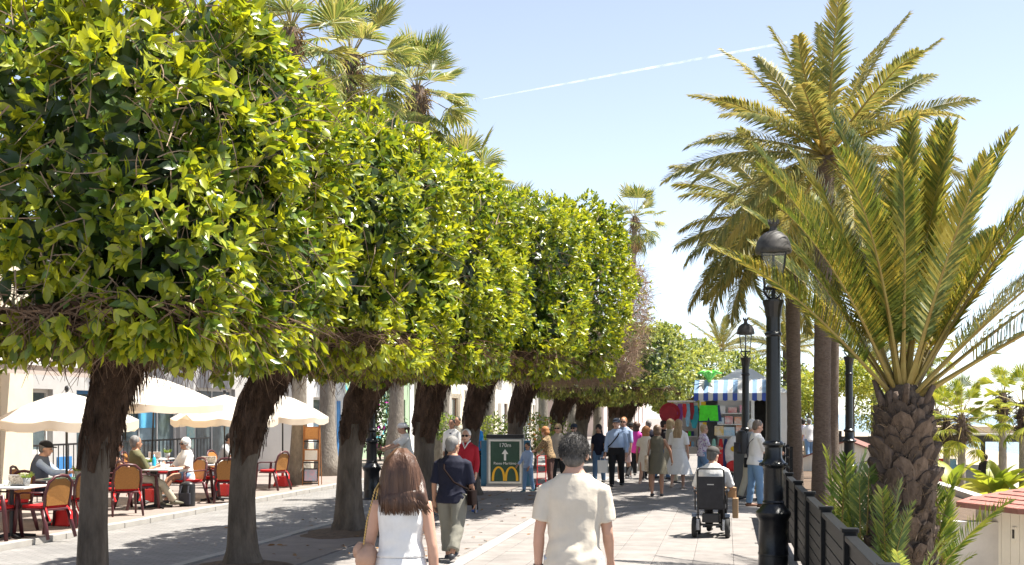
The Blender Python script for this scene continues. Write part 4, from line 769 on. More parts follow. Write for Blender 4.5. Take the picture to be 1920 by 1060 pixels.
# backpack on the ground
bp_ = thing('backpack', 'black backpack standing on the ground by the bare legs', 'backpack', AT(351, 23.7, TZ)); MB().rbox((0, 0, .21), (.30, .20, .42), .08).ell((0, 0, .40), (.145, .095, .08)).build('body', M_blk, bp_, True, angle=50); MB().rbox((0, -.12, .15), (.24, .06, .22), .025).build('pocket', mat('dark_nylon', (.03, .03, .04), .6), bp_)
for sx in (-1, 1): MB().tube([(sx * .07, -.105, .40), (sx * .085, -.165, .26), (sx * .09, -.11, .06)], [(.022, .008)] * 3, 6).build('strap', mat('dark_nylon', (1, 1, 1)), bp_)
# menu rack
t = 30.7; rk = thing('menu_rack', 'tall wooden menu rack with three display boards', 'menu board', AT(584, t, TZ), rad(8)); M_wd = mat('rack_wood', (.36, .15, .05), .6, .2, 12)
hh = ZH(790, t) - TZ
for sx in (-1, 1): MB().tube([(sx * .20, -.12, 0), (sx * .20, .05, hh)], .014, 6).build('upright', M_wd, rk); MB().tube([(sx * .20, .30, 0), (sx * .20, .06, hh * .95)], .012, 6).build('back_leg', M_wd, rk)
for z_, h_, m_ in ((hh * .81, .33, mat('orange_board', (.55, .28, .10), .6, .2, 30, col2=(.42, .20, .07))), (hh * .47, .30, mat('pale_board', (.66, .62, .56), .6, .3, 40, col2=(.74, .72, .68))), (hh * .16, .34, mat('photo_board', (.25, .45, .55), .4, .3, 12, col2=(.65, .35, .42)))):
    y_ = -.12 + .17 * z_ / hh; f_ = MB().box((0, y_, z_), (.36, .02, h_), rx=-.1).build('board', M_blk if m_.name == 'photo_board' else M_wd, rk); MB().box((0, y_ - .014, z_), (.31, .006, h_ - .06), rx=-.1).build('display', m_, f_)
    part(rk, 'ledge', M_blk, (-.19, .19, y_ - .045, y_ + .02, z_ - h_ / 2 - .05, z_ - h_ / 2 - .02))
for z_ in (.06, hh - .03): part(rk, 'crossbar', M_wd, (-.19, .19, -.13 + .17 * z_ / hh, -.10 + .17 * z_ / hh, z_ - .015, z_ + .015))
# ================================================================ advertising panel
t = 31.2; ad = thing('advertising_panel', 'dark green advertising panel with arrow and golden arches', 'sign', AT(947, t), rad(5)); W, Hh = .94, ZH(822, t)
part(ad, 'cabinet', mat('grey_cabinet', (.24, .25, .25), .5, .1, 6), (-W / 2, W / 2, 0, .42, .06, Hh)); part(ad, 'lid', M_blk, (-W / 2 - .01, W / 2 + .01, -.02, .44, Hh + .002, Hh + .09)); part(ad, 'plinth', M_greyw, (-W / 2 - .02, W / 2 + .02, .005, .40, 0, .058))
for sx in (-1, 1): part(ad, 'side_panel', mat('petrol_blue_panel', (.03, .13, .22), .5), (sx * W / 2 - .075 + sx * .08, sx * W / 2 + .075 + sx * .08, .10, .40, .02, Hh - .06))
part(ad, 'poster', mat('dark_green_poster', (.035, .075, .05), .22, .18, 4), (-W / 2 + .10, W / 2 - .10, -.012, -.002, .14, Hh - .08))
fr_ = part(ad, 'poster_frame', mat('pale_frame', (.66, .65, .58), .4), (-W / 2 + .05, -W / 2 + .098, -.03, -.001, .09, Hh - .03), (W / 2 - .098, W / 2 - .05, -.03, -.001, .09, Hh - .03), (-W / 2 + .098, W / 2 - .098, -.03, -.001, .09, .138), (-W / 2 + .098, W / 2 - .098, -.03, -.001, Hh - .078, Hh - .03))
M_let = mat('white_lettering', (.75, .75, .70), .5, .02, 5); rot = (rad(90), 0, 0)
text('170m', .14, M_let, ad, (0, -.016, Hh - .18), rot); text('Paseo Marítimo', .092, M_let, ad, (0, -.016, .60), rot)
mb = MB(); mb.box((0, -.016, .76), (.055, .005, .17)); mb.poly([(-.085, -.019, .84), (.085, -.019, .84), (0, -.019, .96)], .005, (0, -1, 0)); mb.build('arrow', M_let, ad)
mb = MB()                                           # two tall arches
for cx in (-.165, .165):
    n = 18; ou = []; inn = []
    for k in range(n + 1):
        a = PI * k / n; ou.append((cx - .175 * math.cos(a), -.02, .155 + .37 * math.sin(a) ** .8)); inn.append((cx - .115 * math.cos(a), -.02, .155 + .325 * math.sin(a) ** .8))
    o_ = len(mb.v); mb.v += ou + inn; mb.f += [(o_ + k, o_ + k + 1, o_ + n + 2 + k, o_ + n + 1 + k) for k in range(n)]
mb.build('arches', mat('golden_yellow', (.72, .40, .02), .5, .03, 5), ad)
# ================================================================ beach stall with striped awning
t = 34.5; P = AT(1392, t); st = thing('market_stall', 'white beach stall with blue and white striped awning, crowded with beach goods', 'stall', P, -YAW * .2); ppm = F_PX / t
def sx_(px): return (px - 1392) / ppm
x0, x1 = sx_(1312), sx_(1478); zc = 2.45; M_wb = mat('white_board', (.72, .71, .68), .5, .05, 4)
part(st, 'floor', M_wb, (x0, x1, .1, 2.3, .0, .12)); part(st, 'back_wall', M_wb, (x0, x1, 2.2, 2.28, .122, zc)); part(st, 'side_wall', M_wb, (x0, x0 + .06, .12, 2.19, .122, zc)); part(st, 'side_wall', M_wb, (x1 - .06, x1, .12, 2.19, .122, zc))
part(st, 'front_panel', M_wb, (sx_(1447), x1 - .062, .12, .18, .122, zc)); part(st, 'post', M_wb, (sx_(1408), sx_(1414), .1, .2, .122, zc)); part(st, 'post', M_wb, (x0 + .062, x0 + .14, .1, .2, .122, zc))
part(st, 'partition', M_wb, (sx_(1408), sx_(1411), .21, 2.19, .122, zc)); part(st, 'inner_backing', M_dark, (sx_(1413), sx_(1445), 1.2, 1.25, .122, zc))
mb = MB(); mb.add([(x0 - .1, .0, zc), (x1 + .05, .0, zc), (x1 + .05, 2.4, zc), (x0 - .1, 2.4, zc), ((x0 + x1) / 2 - .2, 1.2, zc + .72), ((x0 + x1) / 2 + .2, 1.2, zc + .72)], [(0, 1, 5, 4), (1, 2, 5), (2, 3, 4, 5), (3, 0, 4), (3, 2, 1, 0)]); mb.build('roof', mat('grey_white_roof', (.62, .62, .60), .7, .06, 3), st)
aw_ = bpy.data.objects.new('striped_awning', None); COL.objects.link(aw_); aw_.parent = st
nst = 17; xa, xb = x0 - .12, x1 - .35; sw = (xb - xa) / nst; M_sb = mat('awning_blue', (.06, .11, .42), .8, .05, 4, trans=(.25,)); M_sw = mat('awning_white', (.66, .65, .63), .8, .04, 4, trans=(.3,)); M_lb = mat('awning_pale_blue', (.20, .32, .48), .8, .04, 4, trans=(.3,))
for k in range(nst):
    xa_, xb_ = xa + sw * k + .001, xa + sw * (k + 1) - .001; mb = MB(); mb.add([(xa_, -.62, 2.44), (xb_, -.62, 2.44), (xb_, -.02, 2.82), (xa_, -.02, 2.82)], [(0, 1, 2, 3)]); mb.build('awning_stripe', M_lb if k % 2 == 0 else M_sw, aw_)
    mb = MB(); mb.add([(xa_, -.625, 2.435), (xb_, -.625, 2.435), (xb_, -.63, 2.24), ((xa_ + xb_) / 2, -.63, 2.215), (xa_, -.63, 2.24)], [(0, 1, 2, 3, 4)]); mb.build('valance_stripe', M_sb if k % 2 == 0 else M_sw, aw_)
# side flap with hanging goods
lf = part(st, 'side_flap', M_wb, (sx_(1252), x0 - .14, -.1, .9, 2.20, 2.24)); part(st, 'flap_strut', M_blk, (sx_(1254), sx_(1256), 0, .03, .0, 2.19))
CL = {'green': (.08, .75, .03), 'navy': (.03, .05, .16), 'red': (.62, .03, .03), 'teal': (.03, .35, .42), 'yellow': (.75, .48, .02), 'orange': (.70, .20, .03), 'sky': (.25, .50, .66), 'white': (.74, .73, .71), 'purple': (.24, .06, .26), 'pink': (.68, .22, .35), 'mint': (.30, .58, .45), 'wine': (.30, .02, .03)}
def gm(k): return mat('goods_' + k, CL[k], .6, .15, 9)
GO = 'goods on the beach stall'
def good(nm, lb, cat, mb, m, smooth=False): return tag(mb.build(nm, m, None, smooth, P, -YAW * .2), lb, cat, GO)
# shelves
part(st, 'bounce_board', M_wb, (sx_(1345), sx_(1407), .51, .54, .7, 2.3)); part(st, 'bounce_board', M_wb, (sx_(1260), sx_(1306), .76, .78, .7, 2.19))  # white boards added behind the shelves to reflect light onto the goods
for z_ in (.78, 1.22, 1.55, 1.86): part(st, 'shelf', M_wb, (sx_(1345), sx_(1407), .12, .5, z_, z_ + .025))
for z_ in (.9, 1.2, 1.5): part(st, 'shelf', M_wb, (sx_(1262), sx_(1306), .3, .75, z_, z_ + .02))
mb = MB(); q = sx_(1331); mb.poly([(q - .24, -.5, 2.1), (q + .24, -.5, 2.1), (q + .27, -.47, 1.66), (q + .03, -.47, 1.67), (q, -.49, 1.78), (q - .03, -.47, 1.67), (q - .27, -.47, 1.66)], .04, (0, -1, 0)); good('swim_shorts', 'bright green swim shorts hanging under the striped awning', 'shorts', mb, gm('green'))
mb = MB(); mb.poly([(q - .20, -.42, 2.1), (q + .30, -.42, 2.1), (q + .36, -.40, 1.65), (q - .30, -.40, 1.62)], .03, (0, -1, 0)); good('swim_shorts', 'navy swim shorts hanging behind the green pair', 'shorts', mb, gm('navy'))
mb = MB(); mb.poly([(sx_(1316), -.3, 2.2), (sx_(1325), -.3, 2.2), (sx_(1327), -.3, 1.3), (sx_(1320), -.3, 1.45)], .03, (0, -1, 0)); good('beach_flag', 'yellow pennant hanging beside the green shorts', 'flag', mb, gm('yellow'))
for i, (px, z0_, z1_, w_, ck, lb) in enumerate(((1276, 1.55, 2.15, .16, 'purple', 'purple swimsuit hanging on the stall side'), (1284, 1.75, 2.15, .14, 'red', 'red swimsuit hanging on the stall side'), (1290, 1.5, 2.15, .15, 'sky', 'pale blue towel hanging on the stall side'), (1297, 1.7, 2.18, .16, 'wine', 'dark red swimsuit hanging on the stall side'), (1302, 1.45, 2.1, .26, 'teal', 'teal patterned swimsuit hanging on the stall side'), (1269, 1.7, 2.1, .16, 'navy', 'navy swimsuit hanging next to the round red basket'))):
    mb = MB(); c_ = sx_(px); mb.poly([(c_ - w_ * .35, -.05 + .05 * i, z1_), (c_ + w_ * .35, -.05 + .05 * i, z1_), (c_ + w_ * .5, -.05 + .05 * i, (z0_ + z1_) / 2), (c_ + w_ * .2, -.05 + .05 * i, z0_), (c_ - w_ * .2, -.05 + .05 * i, z0_), (c_ - w_ * .5, -.05 + .05 * i, (z0_ + z1_) / 2)], .03, (0, -1, 0)); good('swimsuit', lb, 'swimsuit', mb, gm(ck))
mb = MB(); c_ = sx_(1257); n = 20
mb.add([(c_ + .30 * math.cos(2 * PI * k / n), -.12, 1.88 + .30 * math.sin(2 * PI * k / n)) for k in range(n)] + [(c_ + .2 * math.cos(2 * PI * k / n), -.03, 1.88 + .2 * math.sin(2 * PI * k / n)) for k in range(n)], [(k, (k + 1) % n, n + (k + 1) % n, n + k) for k in range(n)] + [tuple(range(n, 2 * n))]); good('basket', 'round dark red basket hanging at the stall corner', 'basket', mb, gm('wine'))
bx = [(1347, 1.245, .26, .27, 'yellow', 'toy box with yellow bucket print'), (1366, 1.245, .30, .24, 'sky', 'toy box with blue print'), (1388, 1.245, .30, .29, 'orange', 'toy box with orange print'), (1350, 1.575, .2, .18, 'sky', 'pale blue packet on the middle shelf'), (1365, 1.575, .22, .22, 'red', 'red packet on the middle shelf'), (1382, 1.575, .2, .2, 'orange', 'orange packet on the middle shelf'), (1396, 1.575, .14, .2, 'teal', 'teal packet on the middle shelf'), (1352, 1.885, .2, .2, 'white', 'white box on the top shelf'), (1372, 1.885, .24, .16, 'red', 'red box on the top shelf'), (1392, 1.885, .2, .22, 'pink', 'pink box on the top shelf')]
for px, z_, w_, h_, ck, lb in bx:
    mb = MB(); mb.rbox((sx_(px) + .02, .28, z_ + h_ / 2 + .003), (w_, .22, h_), .008, n=1); o = good('goods_box', lb, 'box', mb, mat('printed_' + ck, CL[ck], .45, .3, 7, col2=(.72, .70, .66)))
for k in range(14):
    ck = list(CL)[k % 12]; px = 1264 + (k % 7) * 5.6; z_ = (.922, 1.222)[k // 7]; mb = MB(); mb.rbox((sx_(px), .5, z_ + .07), (.07, .2, .14), .006, n=1); good('goods_packet', f'small {ck} packet on the {("lower", "upper")[k // 7]} side shelf', 'packet', mb, gm(ck))
mb = MB(); n = 14; c_ = sx_(1398); mb.add([(c_ + .10 * math.cos(2 * PI * k / n), -.45, 1.95 + .16 * math.sin(2 * PI * k / n)) for k in range(n)] + [(c_ + .10 * math.cos(2 * PI * k / n), -.41, 1.95 + .16 * math.sin(2 * PI * k / n)) for k in range(n)], [tuple(range(n))[::-1], tuple(range(n, 2 * n))] + [(k, (k + 1) % n, n + (k + 1) % n, n + k) for k in range(n)]); good('toy_racket', 'lime green bat hanging beside the lamp post', 'toy', mb, gm('green'))
# inflatable and beach towels at the front
c_ = sx_(1377); bb_ = good('body_board', 'white upright body board with red foot and yellow mark', 'board', MB().ell((c_, -.05, .72), (.27, .10, .52), 16, 12), gm('white'), True)
MB().ell((c_, -.16, .40), (.22, .03, .16), 14, 8).build('red_band', gm('red'), bb_, True); MB().ell((c_, -.165, .88), (.10, .02, .08), 12, 8).build('yellow_mark', gm('yellow'), bb_, True)
for px, ck, lb in ((1339, 'mint', 'mint green beach towel hanging in folds'), (1352, 'red', 'red and white parasol rolled on the stall front'), (1361, 'navy', 'dark rolled parasol leaning on the stall front')):
    mb = MB(); mb.tube([(sx_(px), -.05, .1), (sx_(px), .0, .7), (sx_(px), .1, 1.15)], [(.09, .07), (.11, .08), (.04, .03)], 10); good('rolled_parasol' if ck != 'mint' else 'beach_towel', lb, 'parasol' if ck != 'mint' else 'towel', mb, gm(ck), True)
# green inflatable palm on the roof corner
ip = thing('inflatable_palm', 'lime green toy palm on the corner of the stall roof', 'toy', AT(1330, 34.6, 2.5)); M_ip = mat('lime_inflatable', (.25, .80, .18), .4, .05, 4)
MB().tube([(0, 0, 0), (0, 0, .35)], .05, 8).build('stem', M_ip, ip)
for k in range(9): a = 2 * PI * k / 9; MB().tube([(0, 0, .33), (.18 * math.cos(a), .18 * math.sin(a), .55), (.36 * math.cos(a), .36 * math.sin(a), .50)], [(.05, .03), (.07, .02), (.012, .006)], 6).build('leaf', M_ip, ip, True)
# litter bin, kiosk screen
bn = thing('litter_bin', 'tall grey litter bin beside the striped stall', 'bin', AT(1394, 27.4), 0); M_bin = mat('grey_bin', (.085, .087, .088), .5, .12, 5); MB().rbox((0, 0, .52), (.43, .38, 1.02), .03).build('body', M_bin, bn); MB().rbox((0, 0, 1.12), (.44, .39, .05), .03).build('lid', M_bin, bn)
for sx in (-1, 1): part(bn, 'lid_support', M_bin, (sx * .2 - .015, sx * .2 + .015, -.17, .17, 1.031, 1.094))
# ================================================================ wheelchair
t = 18.3; wc = thing('wheelchair', 'black electric wheelchair with fabric back, seen from behind', 'wheelchair', AT(1333, t), rad(-4)); M_tyre = mat('tyre_rubber', (.03, .03, .03), .8); M_hub = mat('grey_hub', (.42, .43, .45), .35, metal=.6); M_nyl = mat('black_nylon', (.03, .03, .035), .75, .2, 12, .3, 200)
for sx in (-1, 1):
    wl = MB().lathe([(.085, -.03), (.145, -.032), (.16, -.015), (.16, .015), (.145, .032), (.085, .03)], 20, cap=False).build('rear_wheel', M_tyre, wc, True); wl.location = (sx * .245, 0, .162); wl.rotation_euler = (0, rad(90), 0); MB().lathe([(.02, -.028), (.086, -.02), (.086, .02), (.02, .028)], 12).build('rim', M_hub, wl)
    w2 = MB().lathe([(.04, -.02), (.08, -.022), (.09, 0), (.08, .022), (.04, .02)], 16, cap=True).build('caster', M_tyre, wc, True); w2.location = (sx * .22, .5, .091); w2.rotation_euler = (0, rad(90), 0)
    MB().rbox((sx * .20, .03, .20), (.07, .12, .16), .02).build('motor', M_hub, wc); MB().rbox((sx * .245, -.02, .345), (.075, .10, .05), .02).build('mudguard', mat('blue_grey_plastic', (.10, .13, .18), .3), wc)
    MB().tube([(sx * .19, .02, .25), (sx * .195, .0, .55), (sx * .195, -.06, .98)], .014, 6).build('back_upright', M_blk, wc); MB().tube([(sx * .235, -.02, .70), (sx * .235, .25, .72), (sx * .235, .34, .70)], [(.028, .02)] * 3, 6).build('armrest', M_blk, wc); MB().tube([(sx * .235, .02, .42), (sx * .235, .0, .70)], .012, 6).build('arm_post', M_blk, wc)
    MB().tube([(sx * .18, .1, .28), (sx * .2, .5, .16)], .016, 6).build('side_frame', M_blk, wc); MB().box((sx * .1, .62, .12), (.14, .18, .02)).build('footplate', M_blk, wc)
MB().tube([(-.195, -.05, .96), (-.19, -.07, 1.02), (-.16, -.075, 1.04), (.16, -.075, 1.04), (.19, -.07, 1.02), (.195, -.05, .96)], .014, 6).build('push_bar', M_blk, wc)
bk = MB().rbox((0, 0, 0), (.37, .03, .47), .01).build('backrest', M_nyl, wc); bk.location = (0, -.045, .69); bk.rotation_euler = (rad(6), 0, 0); part(bk, 'logo_patch', M_hub, (-.05, .05, -.018, -.0155, .11, .125))
MB().rbox((0, .22, .46), (.40, .42, .07), .03).build('seat', M_nyl, wc); MB().rbox((0, .06, .30), (.26, .2, .13), .02).build('battery_box', M_blk, wc); MB().tube([(-.2, .02, .2), (.2, .02, .2)], .018, 6).build('axle', M_blk, wc)
# ================================================================ beach side
M_hutw = mat('cream_boards', (.76, .72, .63), .7, .06, 3); M_rtile = mat('red_roof_shingle', (.36, .15, .12), .85, .18, 8, .3, 40, objvar=.12)
def hut(label, px, t, w_, zeave, zpeak):
    P = AT(px, t, BZ); r = thing('beach_hut', label, 'hut', P, -YAW); h = zeave - BZ; hp = zpeak - BZ; n = 14
    for k in range(n):
        xa = -w_ / 2 + w_ * k / n; xb = xa + w_ / n - .008; f = lambda x: h + (hp - h) * (1 - abs(x) / (w_ / 2)); mb = MB(); mb.poly([(xa, 0, 0), (xb, 0, 0), (xb, 0, f(xb) - .02), (xa, 0, f(xa) - .02)], .03, (0, -1, 0)); mb.build('board', M_hutw, r)
    part(r, 'side_wall', M_hutw, (-w_ / 2, -w_ / 2 + .05, .04, 2.6, 0, h - .03), (w_ / 2 - .05, w_ / 2, .04, 2.6, 0, h - .03))
    for s_ in (-1, 1):
        mb = MB(); mb.add([(0, -.15, hp + .03), (s_ * (w_ / 2 + .15), -.15, h - .08), (s_ * (w_ / 2 + .15), 2.7, h - .08), (0, 2.7, hp + .03)], [(0, 1, 2, 3)]); q = [(x, y, z - .05) for x, y, z in mb.v]; mb.add(q, [(0, 1, 2, 3)]); mb.f.append((0, 1, 5, 4)); mb.f.append((1, 2, 6, 5)); mb.f.append((2, 3, 7, 6)); mb.build('roof_slope', mat('brown_roof', (.20, .09, .07), .8), r)
    return r
hut('white boarded beach hut with brown gable roof behind the scaly palm', 1590, 40, 2.9, ZH(856, 40), ZH(826, 40))
# octagonal kiosk with red shingle roof
t = 20.0; P = AT(2035, t, BZ); ok = thing('beach_kiosk', 'cream boarded kiosk with shallow red shingle roof', 'kiosk', P, -.35); Rw, Re = 1.72, 2.03; ze = ZH(945, t) - BZ; za = ze + .42; n = 8
def o8(r_, k, z): a = 2 * PI * k / 8 + PI / 8; return Vector((r_ * math.cos(a), r_ * math.sin(a), z))
for k in range(8):
    A, B = o8(Rw, k, 0), o8(Rw, k + 1, 0)
    for j in range(6):
        p, q = A.lerp(B, j / 6 + .004), A.lerp(B, (j + 1) / 6 - .004); nv = Vector((p.y - q.y, q.x - p.x, 0)).normalized() * -1; up = Vector((0, 0, ze - .02)); mb = MB(); mb.add([p, q, q + up, p + up, p - nv * .03, q - nv * .03, q - nv * .03 + up, p - nv * .03 + up], [(0, 1, 2, 3), (0, 4, 5, 1), (1, 5, 6, 2), (3, 7, 4, 0)]); bo = mb.build('board', M_hutw, ok)
        if j in (1, 4):
            c_ = (p + q) / 2 + nv * .012; d = (q - p).normalized(); mb = MB(); mb.box(c_ + Vector((0, 0, ze - .42)), (.11, .03, .22), rz=math.atan2(d.y, d.x)); w_ = mb.build('vent_frame', M_hutw, ok); mb = MB(); mb.box(c_ + nv * .01 + Vector((0, 0, ze - .42)), (.05, .02, .14), rz=math.atan2(d.y, d.x)); mb.build('vent', M_dark, w_)
    rf = None
    for j in range(9):                              # shingle courses
        s0, s1 = j / 9, (j + 1) / 9; r0, r1 = Re * (1 - s0), Re * (1 - s1) + .02; z0, z1 = ze + (za - ze) * s0 + .02, ze + (za - ze) * s1 + .005; m_ = max(1, round(12 * (1 - s0)))
        for i in range(m_):
            A, B, C_, D_ = o8(r0, k, z0).lerp(o8(r0, k + 1, z0), i / m_ + .003), o8(r0, k, z0).lerp(o8(r0, k + 1, z0), (i + 1) / m_ - .003), o8(r1, k, z1).lerp(o8(r1, k + 1, z1), (i + 1) / m_ - .003), o8(r1, k, z1).lerp(o8(r1, k + 1, z1), i / m_ + .003)
            if k in (2, 3, 4, 5): mb = MB(); mb.add([A, B, C_, D_] + [v - Vector((0, 0, .018)) for v in (A, B, C_, D_)], [(0, 1, 2, 3), (0, 4, 5, 1), (1, 5, 6, 2), (3, 7, 4, 0)]); mb.build('shingle', M_rtile, ok)
    A, B = o8(Re, k, ze), o8(Re, k + 1, ze); mb = MB(); mb.add([A, B, Vector((0, 0, za - .03)), B - Vector((0, 0, .07)), A - Vector((0, 0, .07)), o8(Rw - .05, k + 1, ze - .05), o8(Rw - .05, k, ze - .05)], [(0, 1, 2), (0, 4, 3, 1), (4, 6, 5, 3)]); mb.build('roof_panel', mat('kiosk_roof_deck', (.22, .10, .08), .85), ok)
MB().tube([(0, 0, za - .02), (0, 0, za + .08)], [.1, .05], 10).build('roof_cap', M_rtile, ok)
# beach bar
t = 52; bar = thing('beach_bar', 'low open beach bar with flat dark roof and white edge', 'building', AT(1735, t, bz), -YAW); W = 11
part(bar, 'roof', mat('dark_fascia', (.05, .05, .052), .6), (0, W, 0, 6, 2.35, 2.62)); part(bar, 'roof_edge', M_white, (-.1, W, -.12, 6.1, 2.622, 2.70)); part(bar, 'parapet', mat('tan_parapet', (.42, .33, .25), .8), (.2, W, .4, 5.8, 2.702, 2.98)); part(bar, 'floor', M_greyw, (0, W, -.3, 6, .0, .12)); part(bar, 'counter', M_white, (.2, 3.2, 4.2, 4.8, .122, 1.2))
for k in range(6): part(bar, 'post', M_dark if k % 2 else M_alu, (.1 + 2.1 * k, .28 + 2.1 * k, .1, .28, .122, 2.348))
for k, ck in enumerate(('red', 'sky', 'white')): part(bar, 'cooler', gm(ck), (.5 + .4 * k, .85 + .4 * k, 3.4, 3.8, .122, 1.5))
# terrace box behind the hut and dark screens
sc_ = thing('terrace_screen', 'dark wooden screen with a white notice behind the hut roof', 'screen', AT(1632, 44, -.05), -YAW); part(sc_, 'panel', mat('dark_timber', (.07, .055, .045), .7), (-1.0, 1.3, 0, .06, 0, 1.1)); part(sc_, 'notice', M_white, (-.45, .15, -.02, -.002, .12, .75)); part(sc_, 'post', M_blk, (-1.1, -1.002, 0, .08, -1.5, 1.3), (1.302, 1.4, 0, .08, -1.5, 1.3))
# ================================================================ shrubs
def shrub(label, P, H, n, lm, size, cat='shrub', trunk=.25, seed=0, dots=None, name='shrub', z0=.0):
    rs = np.random.RandomState(700 + seed); r = thing(name, label, cat, P); d = unit(rs.normal(size=(n, 3))); q = rs.uniform(.55, 1.05, n) * (1 + .15 * np.sin(d[:, 0] * 5 + seed) * np.cos(d[:, 2] * 6)); C_ = np.array([0, 0, H[2] + trunk])
    Pn = d * q[:, None] * np.array(H) + C_; V, T = leaves_mesh(Pn, frames(d + rs.normal(size=(n, 3)), d + rs.normal(size=(n, 3)) * .6 + np.array([0, 0, .4])), rs.uniform(.7, 1.2, n) * size); o = mk('crown', npmesh('crown', V, T), lm, r)
    if dots: k = 60; dd = unit(rs.normal(size=(k, 3))); V, T = leaves_mesh(dd * np.array(H) * 1.0 + C_, frames(rs.normal(size=(k, 3)), dd), np.full(k, size * 1.2)); mk('blossom', npmesh('blossom', V, T), dots, r)
    mb = MB(); mb.tube([(0, 0, z0), (.02, 0, trunk * .6), (0, .02, trunk + H[2] * .6)], [.05 * H[0] + .02, .04, .02], 8)
    for k in range(4): a = 1.6 * k; mb.tube([(0, 0, trunk * .8), (.4 * H[0] * math.cos(a), .4 * H[1] * math.sin(a), trunk + H[2] * .8)], [.03, .012], 5)
    mb.build('trunk', M_bark, r); return r
M_shr = leafmat('shrub_leaf', (.05, .10, .02), (.12, .19, .03), (.26, .30, .05))
M_orn = mat('orange_fruit', (.60, .22, .03), .5)
shrub('leafy planted bush left of the grey fan palm trunk by the panel', AT(930, 42, .07), (.55, .5, .62), 900, M_shr, .12, trunk=.55, seed=1); shrub('small round orange tree behind the boy', AT(1003, 40, .07), (.72, .6, .62), 1300, M_shr, .10, trunk=.55, seed=2, dots=M_orn, cat='tree'); shrub('leafy bush beside the waiter', AT(838, 43, .07), (.4, .4, .5), 500, M_shr, .12, trunk=.8, seed=3); shrub('narrow bush right of the dark trunk', AT(1057, 42, .07), (.35, .35, .5), 400, M_shr, .1, trunk=.6, seed=9)
shrub('dark bougainvillea with magenta flowers behind the lamp post', AT(712, 47, .07), (.9, .7, 1.3), 1800, M_under, .16, trunk=.1, seed=4, dots=mat('magenta_petal', (.45, .03, .32), .7))
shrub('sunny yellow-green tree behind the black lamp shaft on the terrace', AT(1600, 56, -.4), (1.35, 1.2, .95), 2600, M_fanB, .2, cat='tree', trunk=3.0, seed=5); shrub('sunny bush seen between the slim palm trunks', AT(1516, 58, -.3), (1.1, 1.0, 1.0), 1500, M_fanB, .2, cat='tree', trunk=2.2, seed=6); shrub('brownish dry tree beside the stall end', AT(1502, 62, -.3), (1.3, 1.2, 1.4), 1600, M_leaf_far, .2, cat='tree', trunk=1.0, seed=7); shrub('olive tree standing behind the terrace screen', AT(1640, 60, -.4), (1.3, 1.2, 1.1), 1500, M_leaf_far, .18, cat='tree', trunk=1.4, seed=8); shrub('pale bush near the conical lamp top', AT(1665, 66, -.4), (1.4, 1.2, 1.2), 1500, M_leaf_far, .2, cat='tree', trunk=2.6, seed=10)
# broad-leaved plants by the bar
def broad(label, P, n, L_, seed, hi=80, lo=20):
    rg = random.Random(seed); r = thing('broad_leaf_plant', label, 'plant', P, group='broad-leaved plants by the beach bar'); mb = MB(); N = 9
    for k in range(N + 1):
        s = k / N; wd = .17 * L_ * math.sin(PI * min(1, .06 + .94 * s)) ** .7 * (1 if s > .25 else .12); y = L_ * s; z = -.35 * L_ * s * s * s; mb.v += [(-wd, y, z + wd * .35), (0, y, z), (wd, y, z + wd * .35)]
    for k in range(N): a = 3 * k; mb.f += [(a, a + 1, a + 4, a + 3), (a + 1, a + 2, a + 5, a + 4)]
    me = bpy.data.meshes.new('broad_leaf'); me.from_pydata(mb.v, [], mb.f); me.update(); me.materials.append(M_fanB); me.polygons.foreach_set("use_smooth", [True] * len(me.polygons))
    for i in range(n): put_frond(me, r, (0, 0, .15), i * 2.4 + rg.uniform(-.3, .3), rad(rg.uniform(lo, hi)), rg.uniform(-.6, .6), rg.uniform(.7, 1.1), 'broad_leaf')
    MB().tube([(0, 0, -.1), (0, 0, .3)], [.12, .08], 8).build('stem', M_boot, r); return r
broad('tall bright broad-leaved plant in front of the small fan palm', AT(1868, 44, BZ + .25), 16, 1.8, 1); broad('low dark broad-leaved plant left of the red roof', AT(1838, 40, BZ), 12, 1.25, 2, 65, 15); broad('broad-leaved plant at the foot of the green fan palm', AT(1785, 45.5, BZ + .2), 10, 1.6, 3); broad('broad-leaved plant near the edge of the beach bar', AT(1912, 43, BZ), 12, 1.4, 4)
# traffic cone by the hut
cn = thing('traffic_cone', 'orange traffic cone with white bands in front of the white hut', 'cone', AT(1585, 37.5, BZ)); MB().lathe([(.15, .03), (.10, .25), (.06, .5), (.03, .62)], 14).build('cone', gm('orange'), cn, True); part(cn, 'foot', gm('orange'), (-.2, .2, -.2, .2, 0, .032)); MB().lathe([(.112, .22), (.088, .34)], 14, cap=False).build('band', gm('white'), cn)

# cups and plates left on the tables
for px, t, nm, lb in ((12, 17.5, 'coffee_cup', 'white coffee cup left on the front cafe table'), (118, 19.6, 'coffee_cup', 'white coffee cup in front of the vest man'), (312, 23.1, 'coffee_cup', 'white coffee cup near the white-haired woman'), (440, 28.9, 'coffee_cup', 'white coffee cup of the grey shirted man'), (414, 25.2, 'coffee_cup', 'white coffee cup beside the photo menu')):
    c_ = thing(nm, lb, 'cup', AT(px, t, zt_ + .002)); MB().lathe([(.025, .012), (.04, .03), (.045, .075), (.041, .075), (.035, .03)], 14).build('cup', M_mw, c_, True); MB().lathe([(.03, 0), (.075, .012), (.07, .014), (.03, .006)], 16).build('saucer', M_mw, c_, True); MB().tube([(.044, 0, .065), (.065, 0, .055), (.06, 0, .03), (.04, 0, .03)], .005, 5).build('handle', M_mw, c_)
